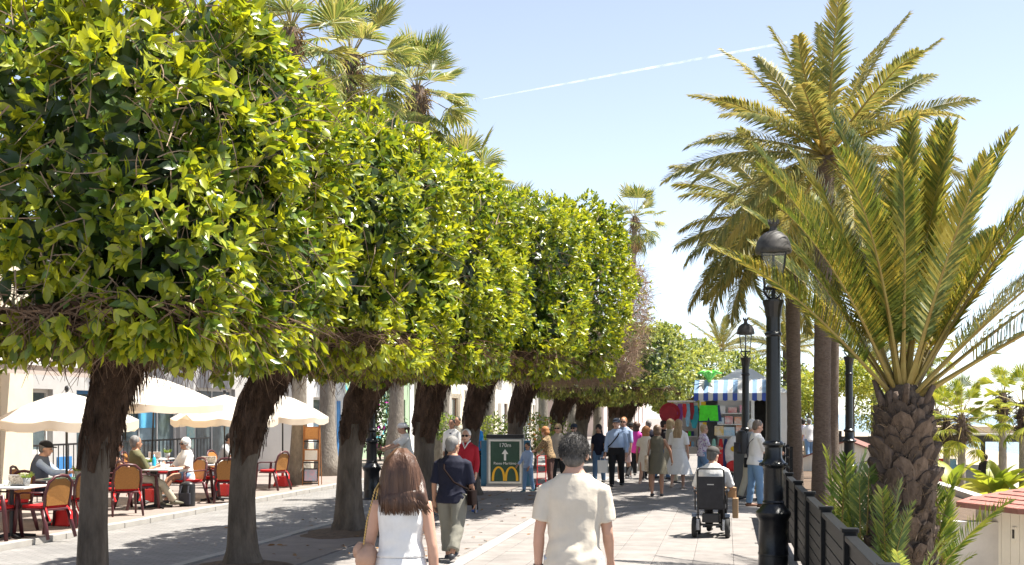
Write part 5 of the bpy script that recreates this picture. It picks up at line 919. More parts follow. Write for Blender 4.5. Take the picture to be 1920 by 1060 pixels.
# ================================================================ people
QUEUE = []
def skin_mat(k): return mat('skin_' + k, {'fair': (.52, .30, .21), 'tan': (.40, .21, .13), 'dark': (.28, .14, .085)}[k], .55, .06, 12)
def cl(name, col, bump=.25, **k): return mat('cloth_' + name, col, .85, .07, 7, bump, 9, bdist=.03, **k)
def hairm(name, col, col2=None): return mat('hair_' + name, col, .42 if 'brown' in name else .68, .35, 26, .5, 40, col2=col2, stretch=(1, 1, .12), spec=.4)
def remesh(mb, name, m, parent, vox, extra=None, sm=2):
    o = mb.build(name, m, parent); QUEUE.append((o, vox, extra, sm)); return o
def ry_(v, a): return Vector((v.x, v.y * math.cos(a) - v.z * math.sin(a), v.y * math.sin(a) + v.z * math.cos(a)))
def person(label, P, face, h=1.7, skin='fair', legs=((12, 8), (-10, 10)), arms=((-8, 8, 12), (10, 8, 18)), lean=2, head=(0, 0), seat=None, fem=False, bw=1.0, belly=0.0,
           top=None, sleeve=.9, hem=-.06, bottom=None, blen=2.0, skirt=None, shoes=(.05, .05, .05), hair=None, hstyle='short', cap=None, glasses=False, vox=.014, name='person', strap=None, tfit=.016, bfit=.014, flare=1.0, extra=None, collar=None, foot=True, group=None, vest=None, tie=None):
    """face: 0 = looks away along +Y. legs/arms: (hip, knee) and (shoulder, out, elbow) degrees for right, left. sleeve/blen: 1 = elbow/knee, 2 = wrist/ankle."""
    s = h / 1.75; root = thing(name, label, 'person', P, face, group); root.scale = (s, s, s); L = rad(lean); th, sh = .43, .42; lg = []
    for a, k in legs: a, k = rad(a), rad(k); lg.append((a, k, th * math.cos(a) + sh * math.cos(a - k)))
    hz = (seat / s + .09) if seat is not None else max(q[2] for q in lg) + .085
    pel = Vector((0, 0, hz)); u = Vector((0, math.sin(L), math.cos(L))); hw = .155 if fem else .15
    def up(d, y=0.0): return pel + u * d + Vector((0, y * math.cos(L), -y * math.sin(L)))
    sw = .146 if fem else .163
    ring = [(-.10, .13 * bw, .105 * bw, 0), (-.03, (.172 if fem else .158) * bw, .118 * bw, -.01), (.07, (.155 if fem else .15) * bw, .108 * bw, 0 + belly * .6), (.17, (.130 if fem else .148) * bw, (.098 + belly) * bw, belly * .7), (.28, (.142 if fem else .165) * bw, (.112 + belly * .5) * bw, .01), (.37, (.15 if fem else .17) * bw, .115 * bw, .005), (.45, sw * 1.0 * bw, .092 * bw, -.005), (.50, sw * .76, .08, -.012), (.54, .085, .072, -.012), (.565, .068, .064, -.008), (.60, .058, .06, .004)]
    def torso(mb, off, lo=-9, hi=9):
        rr = [r for r in ring if lo <= r[0] <= hi]; n = 18; base = len(mb.v)
        for d, w_, dp, y in rr:
            for k in range(n):
                a = 2 * PI * k / n; mb.v.append(tuple(up(d, y + (dp + off) * math.sin(a)) + Vector(((w_ + off) * math.cos(a), 0, 0))))
        mb.f += [tuple(base + q for q in (i * n + k, i * n + (k + 1) % n, (i + 1) * n + (k + 1) % n, (i + 1) * n + k)) for i in range(len(rr) - 1) for k in range(n)] + [tuple(range(base + n - 1, base - 1, -1)), tuple(range(base + (len(rr) - 1) * n, base + len(rr) * n))]
    # joints
    LEG = []; ARM = []
    for sd, (a, k, _) in zip((1, -1), lg):
        hip = pel + Vector((sd * .088 * bw, 0, -.02)); kn = hip + Vector((sd * .01, math.sin(a) * th, -math.cos(a) * th)); an = kn + Vector((0, math.sin(a - k) * sh, -math.cos(a - k) * sh)); LEG.append((hip, kn, an, a - k))
    for sd, (a, o_, e_) in zip((1, -1), arms):
        a, o_, e_ = rad(a), rad(o_), rad(e_); shd = up(.432) + Vector((sd * (sw * bw + .012), 0, 0)); ab = a + L * .3
        el = shd + Vector((sd * math.sin(o_), math.sin(ab) * math.cos(o_), -math.cos(ab) * math.cos(o_))) * .29; oo = o_ * .25
        wr = el + Vector((sd * math.sin(oo) * (-1 if e_ > .7 else 1), math.sin(ab + e_) * math.cos(oo), -math.cos(ab + e_) * math.cos(oo))) * .25; ARM.append((shd, el, wr, (wr - el).normalized(), sd))
    ht, hp = rad(head[0]), rad(head[1])             # turn, nod
    hc = up(.668, .02 + .02 * math.sin(-hp)); HR = (Matrix.Rotation(ht, 3, 'Z') @ Matrix.Rotation(-hp, 3, 'X')) * 1.09
    def hd(x, y, z): return hc + HR @ Vector((x, y, z))
    B = MB(); torso(B, -.004)
    for hip, kn, an, sl_ in LEG:
        cf = kn.lerp(an, .3) + Vector((0, -.012, 0)); B.tube([hip + Vector((0, 0, .03)), hip.lerp(kn, .4), kn.lerp(hip, .08), kn.lerp(an, .1), cf, an.lerp(kn, .1), an], [.088 * bw, .078 * bw, .056, .052, .056, .036, .036], 12)
        ft = max(-.5, min(.5, sl_ * .6)); fd = Vector((0, math.cos(ft), math.sin(ft) * -1 if sl_ < 0 else 0)); B.tube([an + Vector((0, -.05, -.045)), an + Vector((0, .0, -.03)), an + fd * .10 + Vector((0, 0, -.05)), an + fd * .19 + Vector((0, 0, -.062))], [(.034, .03), (.038, .038), (.042, .026), (.034, .016)], 10)
    fing = MB()
    for shd, el, wr, d, sd in ARM:
        B.tube([shd + (pel - shd) * .02 + Vector((-sd * .03, 0, .0)), shd, shd.lerp(el, .35), el, el.lerp(wr, .25), wr.lerp(el, .1), wr], [.05, .052, .046, .037, .039, .027, .025], 10)
        sx = Vector((0, 1, 0)) - d * d.y; sx = sx.normalized() if sx.length > .1 else Vector((0, 0, 1)); nrm = d.cross(sx).normalized()   # palm width lies fore and aft
        B.tube([wr - d * .02, wr + d * .02, wr + d * .055, wr + d * .09], [(.026, .02), (.036, .017), (.04, .015), (.036, .012)], 10) if abs(d.y) < .3 else B.tube([wr - d * .02, wr + d * .05, wr + d * .09], [.025, .03, .026], 10)
        inn = Vector((-sd, 0, 0))
        for q, fl in ((-.028, .062), (-.010, .075), (.009, .08), (.027, .072)):
            p0 = wr + d * .08 + sx * q; p1 = p0 + d * fl * .5 + inn * .006; p2 = p1 + (d * .8 + inn * .5).normalized() * fl * .42; p3 = p2 + (d * .4 + inn * .8).normalized() * fl * .3; fing.tube([p0, p1, p2, p3], [.0095, .009, .008, .005], 6)
        p0 = wr + d * .03 + sx * .03; p1 = p0 + (d * .6 + sx * .7).normalized() * .04; p2 = p1 + (d * .9 + sx * .15 + inn * .3).normalized() * .032; fing.tube([wr + d * .02 + sx * .015, p0, p1, p2], [.014, .013, .010, .006], 6)
    B.tube([up(.52), up(.57, .0), hd(0, -.01, -.06)], [.066, .06, .058], 10)
    B.ell(hd(0, -.008, .022), (.076, .094, .100), 16, 12, HR); B.ell(hd(0, .02, -.045), (.056, .068, .068), 14, 10, HR); B.ell(hd(0, .06, -.085), (.028, .025, .022), 8, 6, HR)
    B.tube([hd(0, .085, .01), hd(0, .102, -.025), hd(0, .09, -.04)], [.010, .017, .012], 6)
    for sx in (-1, 1): B.ell(hd(sx * .078, -.01, -.012), (.012, .022, .03), 8, 6, HR)
    ms = skin_mat(skin); body = remesh(B, 'body', ms, root, vox, fing)
    e_ = MB()
    for sx in (-1, 1): e_.ell(hd(sx * .03, .082, .005), (.011, .008, .007), 8, 6, HR)
    e_.build('eyes', mat('eye_dark', (.03, .02, .015), .2), root, True); MB().ell(hd(0, .083, -.062), (.024, .006, .007), 8, 5, HR).build('mouth', mat('lips', (.30, .10, .09), .5), root, True)
    if glasses:
        g = MB()
        for sx in (-1, 1): g.ell(hd(sx * .034, .088, .005), (.031, .012, .022), 10, 6, HR); g.tube([hd(sx * .064, .082, .008), hd(sx * .082, .0, .006)], .004, 4)
        g.tube([hd(-.03, .096, .008), hd(.03, .096, .008)], .004, 4); g.build('sunglasses', mat('dark_lens', (.012, .012, .014), .1), root, True)
    # clothes
    if top is not None:
        T_ = MB(); torso(T_, tfit, hem - .05 if hem < -.03 else hem, .545)
        if hem < -.06:                              # longer hem
            T_.tube([up(hem), up(-.02), up(.06)], [(.168 * bw + tfit + .012, .124 * bw + tfit + .012), (.168 * bw + tfit + .01, .122 * bw + tfit + .01), (.15 * bw + tfit, .108 * bw + tfit)], 18)
        if sleeve > 0:
            for shd, el, wr, d, sd in ARM:
                pts = [shd + Vector((-sd * .06, 0, .012)), shd + Vector((sd * .0, 0, -.012))]; rr = [.046 + tfit, .050 + tfit]
                if sleeve <= 1: pts += [shd.lerp(el, sleeve * .5), shd.lerp(el, sleeve)]; rr += [.050 + tfit, .049 + tfit * 1.2]
                else: pts += [el, el.lerp(wr, (sleeve - 1) * .5), el.lerp(wr, sleeve - 1)]; rr += [.043 + tfit, .041 + tfit * .9, .034 + tfit * .6]
                T_.tube(pts, rr, 12)
        tp = remesh(T_, 'top', top, root, vox)
        if collar is not None: MB().tube([up(.57) + Vector((0, -.085, .0)), up(.57) + Vector((.072, -.02, 0)), up(.53) + Vector((.05, .075, -.0)), up(.42) + Vector((0, .135, 0)), up(.53) + Vector((-.05, .075, 0)), up(.57) + Vector((-.072, -.02, 0)), up(.57) + Vector((0, -.085, 0))], .017, 6).build('collar', collar, tp, True)
    if vest is not None:
        T_ = MB(); torso(T_, tfit + .02, -.11, .54); remesh(T_, 'vest', vest, root, vox)
    if tie is not None: MB().poly([up(.44, .125) + Vector((-.025, 0, 0)), up(.44, .125) + Vector((.025, 0, 0)), up(.12, .15 + belly) + Vector((.04, 0, 0)), up(.07, .15 + belly), up(.12, .15 + belly) + Vector((-.04, 0, 0))], .01, (0, 1, 0)).build('tie', tie, root)
    if bottom is not None:
        K = MB(); torso(K, bfit * .6, -.12, .08)
        for hip, kn, an, _ in LEG:
            pts = [hip + Vector((0, 0, .02)), hip.lerp(kn, .5)]; rr = [.092 * bw + bfit, .080 * bw + bfit]
            if blen <= 1: pts.append(hip.lerp(kn, blen)); rr.append(.07 + bfit * 1.6)
            else:
                q = blen - 1; pts += [kn, kn.lerp(an, .5 * q), kn.lerp(an, q)]; rr += [.062 + bfit * flare, .058 + bfit * flare, .046 + bfit * flare * 1.3]
            K.tube(pts, rr, 12)
        remesh(K, 'trousers' if blen > 1 else 'shorts', bottom, root, vox)
    if skirt is not None:                           # (material, hem height, hem half width)
        sm_, zh, wh = skirt; n = 28; K = MB(); st_ = 7
        for j in range(st_ + 1):
            q = j / st_; z = hz + .16 + (zh - hz - .16) * q; w_ = np.interp(q, [0, .25, 1], [.138, .18, wh]) * bw; dd = np.interp(q, [0, .25, 1], [.105, .135, wh * .8]) * bw
            for k in range(n):
                a = 2 * PI * k / n; f_ = 1 + .05 * q * math.sin(7 * a + 2 * q); K.v.append((w_ * f_ * math.cos(a), dd * f_ * math.sin(a), z))
        K.f = [(j * n + k, j * n + (k + 1) % n, (j + 1) * n + (k + 1) % n, (j + 1) * n + k) for j in range(st_) for k in range(n)]; K.build('skirt', sm_, root, True)
    if shoes is not None:
        for hip, kn, an, sl_ in LEG:
            ft = max(-.5, min(.5, sl_ * .6)); fd = Vector((0, math.cos(ft), math.sin(ft) * -1 if sl_ < 0 else 0)); F_ = MB()
            F_.tube([an + Vector((0, -.065, -.05)), an + Vector((0, -.02, -.032)), an + fd * .09 + Vector((0, 0, -.047)), an + fd * .17 + Vector((0, 0, -.058)), an + fd * .215 + Vector((0, 0, -.062))], [(.032, .03), (.044, .046), (.049, .034), (.044, .024), (.02, .014)], 12); F_.build('shoe', mat('shoe_%02d%02d%02d' % tuple(int(c * 99) for c in shoes), shoes, .5, .15, 20), root, True)
    if hair is not None:
        Hh = MB()
        if hstyle in ('short', 'thin'):
            Hh.ell(hd(0, -.026, .038), (.086, .093, .096), 16, 12, HR); Hh.ell(hd(0, -.05, -.02), (.072, .062, .065), 12, 8, HR)
        elif hstyle == 'bob':
            Hh.ell(hd(0, -.022, .035), (.094, .105, .102), 16, 12, HR); Hh.ell(hd(0, -.045, -.035), (.095, .075, .085), 14, 10, HR)
        elif hstyle == 'curly':
            Hh.ell(hd(0, -.022, .035), (.10, .108, .108), 16, 12, HR)
            rg = random.Random(hash(label) % 999)
            for k in range(40):
                v = Vector((rg.gauss(0, 1), rg.gauss(-.7, .8), rg.gauss(.2, 1))).normalized(); Hh.ell(hd(v.x * .09, v.y * .09 - .02, v.z * .09 + .02), (.03, .03, .03), 8, 6)
            Hh.ell(hd(0, -.06, -.07), (.10, .07, .09), 12, 8, HR)
        elif hstyle == 'long':
            Hh.ell(hd(0, -.020, .032), (.092, .105, .103), 16, 12, HR); Hh.tube([hd(0, -.045, .03), hd(0, -.065, -.10), up(.46, -.10), up(.33, -.125)], [(.085, .07), (.105, .062), (.125, .045), (.10, .022)], 16)
        elif hstyle == 'ponytail':
            Hh.ell(hd(0, -.022, .035), (.088, .098, .098), 16, 12, HR); Hh.tube([hd(0, -.10, .05), hd(0, -.15, .0), hd(0, -.14, -.14)], [.03, .04, .015], 8)
        hr = remesh(Hh, 'hair', hair, root, min(vox, .011) if hstyle != 'curly' else .012)
    if cap is not None:
        c_ = MB(); c_.ell(hd(0, -.012, .062), (.092, .108, .075), 16, 10, HR); cp_ = remesh(c_, 'cap', cap, root, .011); v = MB(); v.ell(hd(0, .10, .045), (.07, .065, .010), 12, 6, HR); v.build('visor', cap, cp_, True)
    if strap is not None:                           # crossbody strap + bag on the sd side
        m_, sd, bag, zb_ = strap; W_ = .165 * bw + .03; D_ = .125 * bw + .035; bg_ = thing('shoulder_bag', bag, 'bag', P, face); bg_.scale = (s, s, s); pts = []
        sh_ = up(.47) + Vector((-sd * .10, 0, .02)); lo_ = up(zb_) + Vector((sd * (W_ + .02), 0, 0))
        fr_ = [sh_ + Vector((0, .03, .015)), up(.36) + Vector((-sd * .06, D_, 0)), up(.18) + Vector((sd * .08, D_ + belly * 1.8, 0)), lo_ + Vector((0, .05, .05)), lo_]
        bk_ = [lo_, lo_ + Vector((0, -.05, .05)), up(.18) + Vector((sd * .08, -D_, 0)), up(.36) + Vector((-sd * .06, -D_ - .005, 0)), sh_ + Vector((0, -.03, .015)), sh_ + Vector((0, .03, .015))]
        MB().tube(fr_ + bk_[1:], [(.016, .005)] * 10, 6).build('strap', m_, bg_, True); MB().rbox(lo_ + Vector((sd * .035, 0, -.06)), (.08, .24, .20), .03).build('pouch', m_, bg_, True, angle=40)
    J = dict(hand=[wr + d * .09 for _, _, wr, d, _ in ARM], wrist=[(wr, d) for _, _, wr, d, _ in ARM], up=up, hd=hd, s=s, root=root, W=lambda v: Vector(P) + Matrix.Rotation(face, 3, 'Z') @ (Vector(v) * s), knee=[q[1] for q in LEG], arm=ARM)
    return J
def finish_people():
    for o, vox, ex, sm in QUEUE:
        m_ = o.modifiers.new('r', 'REMESH'); m_.mode = 'VOXEL'; m_.voxel_size = vox; m_.use_smooth_shade = True
        q = o.modifiers.new('s', 'SMOOTH'); q.factor = .5; q.iterations = sm
        dm = o.modifiers.new('d', 'DECIMATE'); dm.ratio = .75 if vox < .01 else .38
    dg = bpy.context.evaluated_depsgraph_get(); new = []
    for o, vox, ex, sm in QUEUE: new.append(bpy.data.meshes.new_from_object(o.evaluated_get(dg)))
    for (o, vox, ex, sm), me in zip(QUEUE, new):
        old = o.data; m_ = old.materials[0]; o.modifiers.clear()
        if ex is not None:
            n = len(me.vertices); V = np.empty(n * 3, np.float32); me.vertices.foreach_get('co', V); F_ = [tuple(p.vertices) for p in me.polygons]
            m2 = bpy.data.meshes.new(o.name); m2.from_pydata([tuple(v) for v in V.reshape(-1, 3)] + ex.v, [], F_ + [tuple(i + n for i in f) for f in ex.f]); m2.update(); bpy.data.meshes.remove(me); me = m2
        if vox < .0125 and o.name.split('.')[0] in ('top', 'trousers', 'vest'):     # soft folds in the cloth
            k = len(me.vertices); V = np.empty(k * 3, np.float32); Nn = np.empty(k * 3, np.float32); me.vertices.foreach_get('co', V); me.vertices.foreach_get('normal', Nn); V = V.reshape(-1, 3); Nn = Nn.reshape(-1, 3); x, y, z = V.T
            A = np.sin(x * 23 + z * 31 + 2.2 * np.sin(x * 11 - z * 8) + y * 9) + .7 * np.sin(-x * 37 + z * 47 + 2 * np.sin(z * 13 + x * 6)); amt = .0026 * np.clip(1.5 - 3.2 * np.abs(z - (z.min() + .16)), .35, 1.4)
            me.vertices.foreach_set('co', (V + Nn * (A * amt)[:, None]).astype(np.float32).ravel())
        me.materials.clear(); me.materials.append(m_); me.polygons.foreach_set("use_smooth", [True] * len(me.polygons)); o.data = me; bpy.data.meshes.remove(old)
C_white = cl('white', (.74, .72, .69)); C_cream = cl('cream', (.60, .53, .43)); C_jlight = cl('pale_jeans', (.42, .46, .52)); C_navy = cl('navy', (.008, .009, .024)); C_grey = cl('olive_grey', (.20, .19, .155)); C_red = cl('red_knit', (.36, .012, .025)); C_dark = cl('charcoal', (.010, .010, .012)); C_lblue = cl('light_blue', (.34, .44, .62)); C_jeans = cl('jeans', (.10, .18, .30)); C_bjeans = cl('blue_jeans', (.16, .27, .42)); C_olive = cl('olive', (.13, .115, .08)); C_pink = cl('magenta', (.62, .05, .30)); C_brown = cl('brown', (.09, .045, .035)); C_oliveg = cl('olive_green', (.12, .115, .055)); C_khaki = cl('khaki', (.42, .38, .29)); C_grey2 = cl('mid_grey', (.40, .40, .40)); C_sblue = cl('strong_blue', (.02, .24, .62)); C_mar = cl('maroon', (.12, .02, .03)); C_vest = cl('slate_vest', (.09, .11, .15))
C_leo = mat('leopard_print', (.30, .20, .10), .8, .3, 34, col2=(.035, .02, .012)); C_flor = mat('floral_print', (.70, .66, .70), .8, .3, 20, col2=(.32, .18, .40))
for nm in ('leopard_print', 'floral_print'):
    mr = [n for n in MATS[nm].node_tree.nodes if n.type == 'MAP_RANGE'][0]; mr.inputs[1].default_value = .52; mr.inputs[2].default_value = .56
H_brown = hairm('brown', (.03, .014, .009), (.10, .05, .028)); H_dk = hairm('dark', (.012, .009, .008), (.035, .026, .02)); H_grey = hairm('grey', (.10, .095, .09), (.26, .25, .24)); H_salt = hairm('dark_grey', (.05, .045, .04), (.15, .14, .13)); H_white = hairm('white', (.60, .58, .54), (.74, .72, .69)); H_blond = hairm('blond', (.30, .20, .10), (.50, .37, .21)); H_ging = hairm('ginger', (.26, .10, .035), (.42, .19, .07)); H_red = hairm('red', (.24, .05, .02), (.36, .09, .03))
CAPG = cl('cap_grey', (.06, .055, .05)); CAPN = cl('cap_navy', (.03, .04, .06)); CAPK = cl('cap_black', (.012, .012, .014))
# --- the couple in front
PW = AT(752, 7.9); JW = person('woman from behind in white sleeveless top and white trousers with long brown hair', PW, rad(3), 1.63, 'fair', legs=((9, 6), (-8, 8)), arms=((-6, 11, 14), (6, 13, 24)), fem=True, bw=1.06, top=C_white, sleeve=0, hem=.0, bottom=C_white, blen=2, shoes=(.6, .55, .5), vox=.009, tfit=.013, bfit=.016)
hb = MB(); up, hd = JW['up'], JW['hd']
RX_ = lambda x, y, z: hd(x, y, z)
hb.ell(hd(0, -.016, .030), (.102, .114, .112), 16, 12); hb.tube([hd(0, -.02, .09), hd(0, -.035, .03), hd(.0, -.055, -.05), hd(.005, -.07, -.13), up(.49, -.098) + Vector((.015, 0, 0)), up(.44, -.108) + Vector((.025, 0, 0)), up(.41, -.112) + Vector((.03, 0, 0))], [(.075, .08), (.112, .10), (.126, .085), (.136, .062), (.142, .042), (.136, .03), (.125, .02)], 20); hb.tube([hd(.07, -.02, .02), hd(.11, -.03, -.08), up(.49, -.09) + Vector((.16, 0, 0)), up(.44, -.11) + Vector((.205, 0, 0))], [.05, .05, .042, .012], 10)
hr_ = remesh(hb, 'hair', H_brown, JW['root'], .009, sm=4)
rg = np.random.RandomState(4); mb = MB()            # strands combed from the crown down over the hair
for k in range(260):
    x = rg.uniform(-1, 1); tt = rg.uniform(-.025, .03); c_ = math.sqrt(max(0, 1 - x * x)); w2 = rg.normal() * .008; q = rg.uniform(.985, 1.03)
    pts = [hd(x * .03, -.02 - .03 * c_, .142), hd(x * .09 * q, -.025 - .075 * c_, .105 - .02 * abs(x)), hd(x * .118 * q, -.035 - .098 * c_, .02), hd(x * .131 * q, -.055 - .083 * c_, -.06), hd(x * .14 * q + .005, -.07 - .066 * c_, -.14), up(.46, -.098 - .042 * c_ * q) + Vector((x * .152 * q + .02 + w2, 0, 0)), up(.385 + tt, -.104 - .034 * c_) + Vector((x * (.145 + .05 * (x > .5)) + .03 + w2 * 2, 0, 0))]
    mb.tube(pts, [.004, .005, .0055, .0055, .0055, .005, .002], 4)
mb.build('hair_strands', hairm('brown_strand', (.04, .018, .011), (.13, .065, .036)), hr_, True)
# her bag on a chain
bg_ = thing('handbag', 'beige quilted handbag on a gold chain at the white clad woman\'s side', 'bag', JW['W']((-.235, -.02, .0)), rad(3)); zz = 1.63 / 1.75
M_bag = mat('beige_leather', (.46, .27, .18), .45, .08, 6, .4, 30); z1 = 1.00
MB().tube([(0, -.115, z1 - .10), (0, -.10, z1 - .085), (0, 0, z1 - .07), (0, .10, z1 - .085), (0, .115, z1 - .10)], [(.03, .02), (.055, .07), (.07, .095), (.055, .07), (.03, .02)], 14).build('body', M_bag, bg_, True); MB().tube([(-.045, -.08, z1 - .03), (-.05, 0, z1 - .02), (-.045, .08, z1 - .03)], [(.03, .05)] * 3, 10).build('flap', M_bag, bg_, True)
M_gold = mat('gold_chain', (.55, .36, .13), .3, metal=.9)
ch = [(0, .10, z1 + .02), (.02, .07, z1 + .18), (.065, .02, z1 + .36), (.085, -.02, z1 + .405), (.065, -.06, z1 + .36), (.02, -.08, z1 + .18), (0, -.10, z1 + .02)]
mb = MB()
for i in range(6):
    for k in range(9):
        p = Vector(ch[i]).lerp(Vector(ch[i + 1]), (k + .5) / 9); mb.ell(p, (.0065, .0065, .011), 6, 4)
mb.build('chain', M_gold, bg_)
PM = AT(1076, 8.05); JM = person('man from behind in cream t-shirt and pale jeans with short dark grey hair', PM, rad(2), 1.74, 'fair', legs=((-6, 6), (10, 8)), arms=((4, 8, 34), (-6, 10, 14)), bw=1.03, top=C_cream, sleeve=.72, hem=-.07, bottom=C_jlight, blen=2, shoes=(.55, .53, .5), hair=H_salt, hstyle='short', vox=.009, tfit=.02, bfit=.02, lean=3, head=(-4, 3))
k = 2600; d_ = unit(RS.normal(size=(k, 3)) + np.array([0, -.35, .35])); d_ = d_[(d_[:, 1] < .55) & (d_[:, 2] > -.75)]; k = len(d_); P = np.array([JM['hd'](q[0] * .088, q[1] * .094 - .024, q[2] * .098 + .036) for q in d_]); D = d_ * .35 + np.array([0, -.35, -.75]) * (1 - np.abs(d_[:, 2:3]) * .4) + RS.normal(size=(k, 3)) * .3
V, T = strips(P, D, RS.uniform(.012, .03, k), np.full(k, .0016), np.full(k, .002), 2); mk('hair_tufts', npmesh('hair_tufts', V, T), hairm('dark_grey_tuft', (.03, .027, .024), (.12, .11, .10)), JM['root'])
wr, d = JM['wrist'][1]; MB().tube([wr - d * .035, wr - d * .005], [.034, .034], 12).build('watch', mat('watch_strap', (.015, .015, .017), .5), JM['root'])
up = JM['up']
for sx in (-1, 1): MB().rbox(up(-.17, -.118) + Vector((sx * .078, 0, 0)), (.11, .012, .12), .004).build('back_pocket', C_jlight, JM['root'])
# --- promenade walkers: (label, px, feet row, facing deg, height, options)
J3 = person('man from behind in navy shirt and grey cargo trousers with a brown shoulder strap', G(848, 1052), rad(-6), 1.60, 'tan', legs=((-16, 18), (14, 6)), arms=((8, 8, 18), (-10, 8, 14)), bw=1.22, top=C_navy, sleeve=1.0, hem=-.12, bottom=C_grey, blen=1.85, flare=2.2, hair=H_grey, vox=.011, strap=(mat('brown_strap', (.010, .005, .004), .9, spec=.1), 1, 'small brown shoulder bag of the navy shirted man', .02), shoes=(.03, .03, .035), head=(-25, 4))
hp_ = J3['W'](J3['hand'][0]); o = MB().rbox((0, 0, 0), (.02, .075, .15), .008).build('phone', M_blk, None, False, hp_ + Vector((0.0, .02, -.03))); tag(o, 'dark phone in the hand of the navy shirted man', 'phone')
person('man in red v-neck sweater and sunglasses walking towards the camera', G(875, 966), rad(176), 1.60, 'fair', legs=((14, 8), (-12, 12)), arms=((-8, 8, 14), (8, 8, 16)), bw=1.1, belly=.02, top=C_red, sleeve=1.9, hem=-.08, bottom=C_dark, blen=2, hair=H_white, hstyle='thin', glasses=True, shoes=(.05, .12, .35), collar=C_white, vox=.013)
person('small boy in pale blue shirt and ripped jeans beside the panel', G(990, 922), rad(150), 1.18, 'tan', legs=((8, 2), (-10, 4)), arms=((20, 8, 30), (12, 6, 20)), top=C_lblue, sleeve=1.8, hem=-.08, bottom=C_bjeans, hair=H_dk, head=(0, 22), shoes=(.05, .12, .14))
person('woman in leopard print blouse and brown trousers bending towards the boy', G(1031, 918), rad(75), 1.57, 'fair', fem=True, lean=12, legs=((4, 4), (-4, 4)), arms=((22, 12, 25), (30, 10, 30)), top=C_leo, sleeve=1.4, hem=-.1, bottom=C_brown, hair=H_ging, hstyle='bob', head=(0, 18))
person('woman with sunglasses and pale jacket standing behind the leopard blouse', G(1047, 912), rad(170), 1.63, 'fair', fem=True, top=cl('stone', (.34, .30, .25)), sleeve=1.9, hem=-.15, bottom=C_dark, hair=H_blond, hstyle='bob', glasses=True)
person('man in navy cap and maroon top half hidden behind the cream t-shirt man', G(1077, 908), rad(165), 1.62, 'fair', top=C_mar, sleeve=1.9, bottom=C_dark, cap=CAPN, glasses=True)
person('dark haired woman in navy t-shirt and jeans carrying a white paper bag', G(1123, 906), rad(172), 1.60, 'tan', fem=True, top=C_navy, sleeve=.7, bottom=C_jeans, hair=H_dk, hstyle='long', legs=((10, 6), (-8, 10)))
J10 = person('man in light blue shirt, black trousers and navy cap with a shoulder bag', G(1156, 913), rad(176), 1.76, 'fair', bw=1.15, belly=.03, legs=((7, 4), (-9, 8)), arms=((4, 10, 14), (-6, 10, 14)), top=C_lblue, sleeve=1.85, hem=-.02, bottom=C_dark, cap=CAPN, hair=H_grey, hstyle='thin', strap=(mat('brown_strap', (1, 1, 1)), 1, 'dark brown messenger bag of the blue shirted man', .0), shoes=(.02, .02, .02), vox=.013)
p = J10['W'](J10['hand'][0]); pb_ = thing('paper_bag', 'white paper carrier bag held beside the blue shirted man', 'bag', p + Vector((-.06, -.03, -.40))); mb = MB(); mb.add([(-.12, -.05, 0), (.12, -.05, 0), (.12, .05, 0), (-.12, .05, 0), (-.13, -.06, .32), (.13, -.06, .32), (.13, .06, .32), (-.13, .06, .32)], [(0, 1, 5, 4), (1, 2, 6, 5), (2, 3, 7, 6), (3, 0, 4, 7), (3, 2, 1, 0)]); mb.build('sack', M_white, pb_); MB().tube([(-.06, -.05, .32), (-.05, -.05, .40), (.05, -.05, .40), (.06, -.05, .32)], .006, 5).build('handle', M_white, pb_)
person('sandy haired man with sunglasses and pale shorts behind the blue shirted man', G(1170, 903), rad(170), 1.80, 'fair', top=C_lblue, sleeve=1.2, bottom=cl('blush', (.66, .48, .45)), blen=.9, hair=H_ging, glasses=True, legs=((14, 10), (-14, 14)), shoes=(.65, .62, .58))
person('woman in black sun hat and sunglasses deep in the crowd', G(1184, 893), rad(180), 1.62, 'fair', fem=True, top=C_khaki, sleeve=.8, bottom=C_dark, hair=H_dk, hstyle='bob', cap=CAPK, glasses=True)
person('curly haired woman from behind in a magenta jacket', G(1193, 902), rad(-20), 1.68, 'fair', fem=True, top=C_pink, sleeve=1.95, hem=-.08, bottom=C_dark, hair=H_brown, hstyle='curly', legs=((20, 6), (-22, 18)), shoes=(.2, .2, .2))
person('grey haired person in navy seen from behind in the crowd', G(1216, 898), rad(8), 1.70, 'fair', bw=1.1, top=C_navy, sleeve=1.8, bottom=C_dark, hair=H_grey)
person('woman from behind in short white dress with ginger curls', G(1211, 919), rad(-2), 1.58, 'tan', fem=True, bw=1.08, legs=((14, 8), (-18, 40)), arms=((-8, 12, 20), (4, 14, 18)), top=C_cream, sleeve=.6, hem=.0, skirt=(C_cream, .52, .22), hair=H_ging, hstyle='curly', shoes=(.45, .32, .25))
J16 = person('woman from behind in sleeveless olive dress with bobbed brown hair', G(1232, 931), rad(-4), 1.62, 'tan', fem=True, bw=1.08, legs=((6, 4), (-6, 8)), arms=((12, 28, 12), (-2, 10, 14)), top=C_olive, sleeve=0, hem=.0, skirt=(C_olive, .55, .235), hair=hairm('mid_brown', (.10, .06, .035), (.22, .14, .085)), hstyle='bob', shoes=(.02, .02, .022), vox=.012)
tb = thing('tote_bag', 'cream tote bag with brown print on the olive dress woman\'s shoulder', 'bag', J16['W']((-.24, -.03, .62)), rad(-4)); MB().rbox((0, 0, .17), (.09, .30, .36), .04).build('sack', mat('tote_print', (.58, .50, .38), .8, .3, 9, col2=(.36, .22, .12)), tb, True, angle=45)
for sy in (-1, 1): MB().tube([(0, sy * .09, .34), (.03, sy * .05, .55), (.07, sy * .02, .72)], .008, 5).build('handle', M_cream, tb)
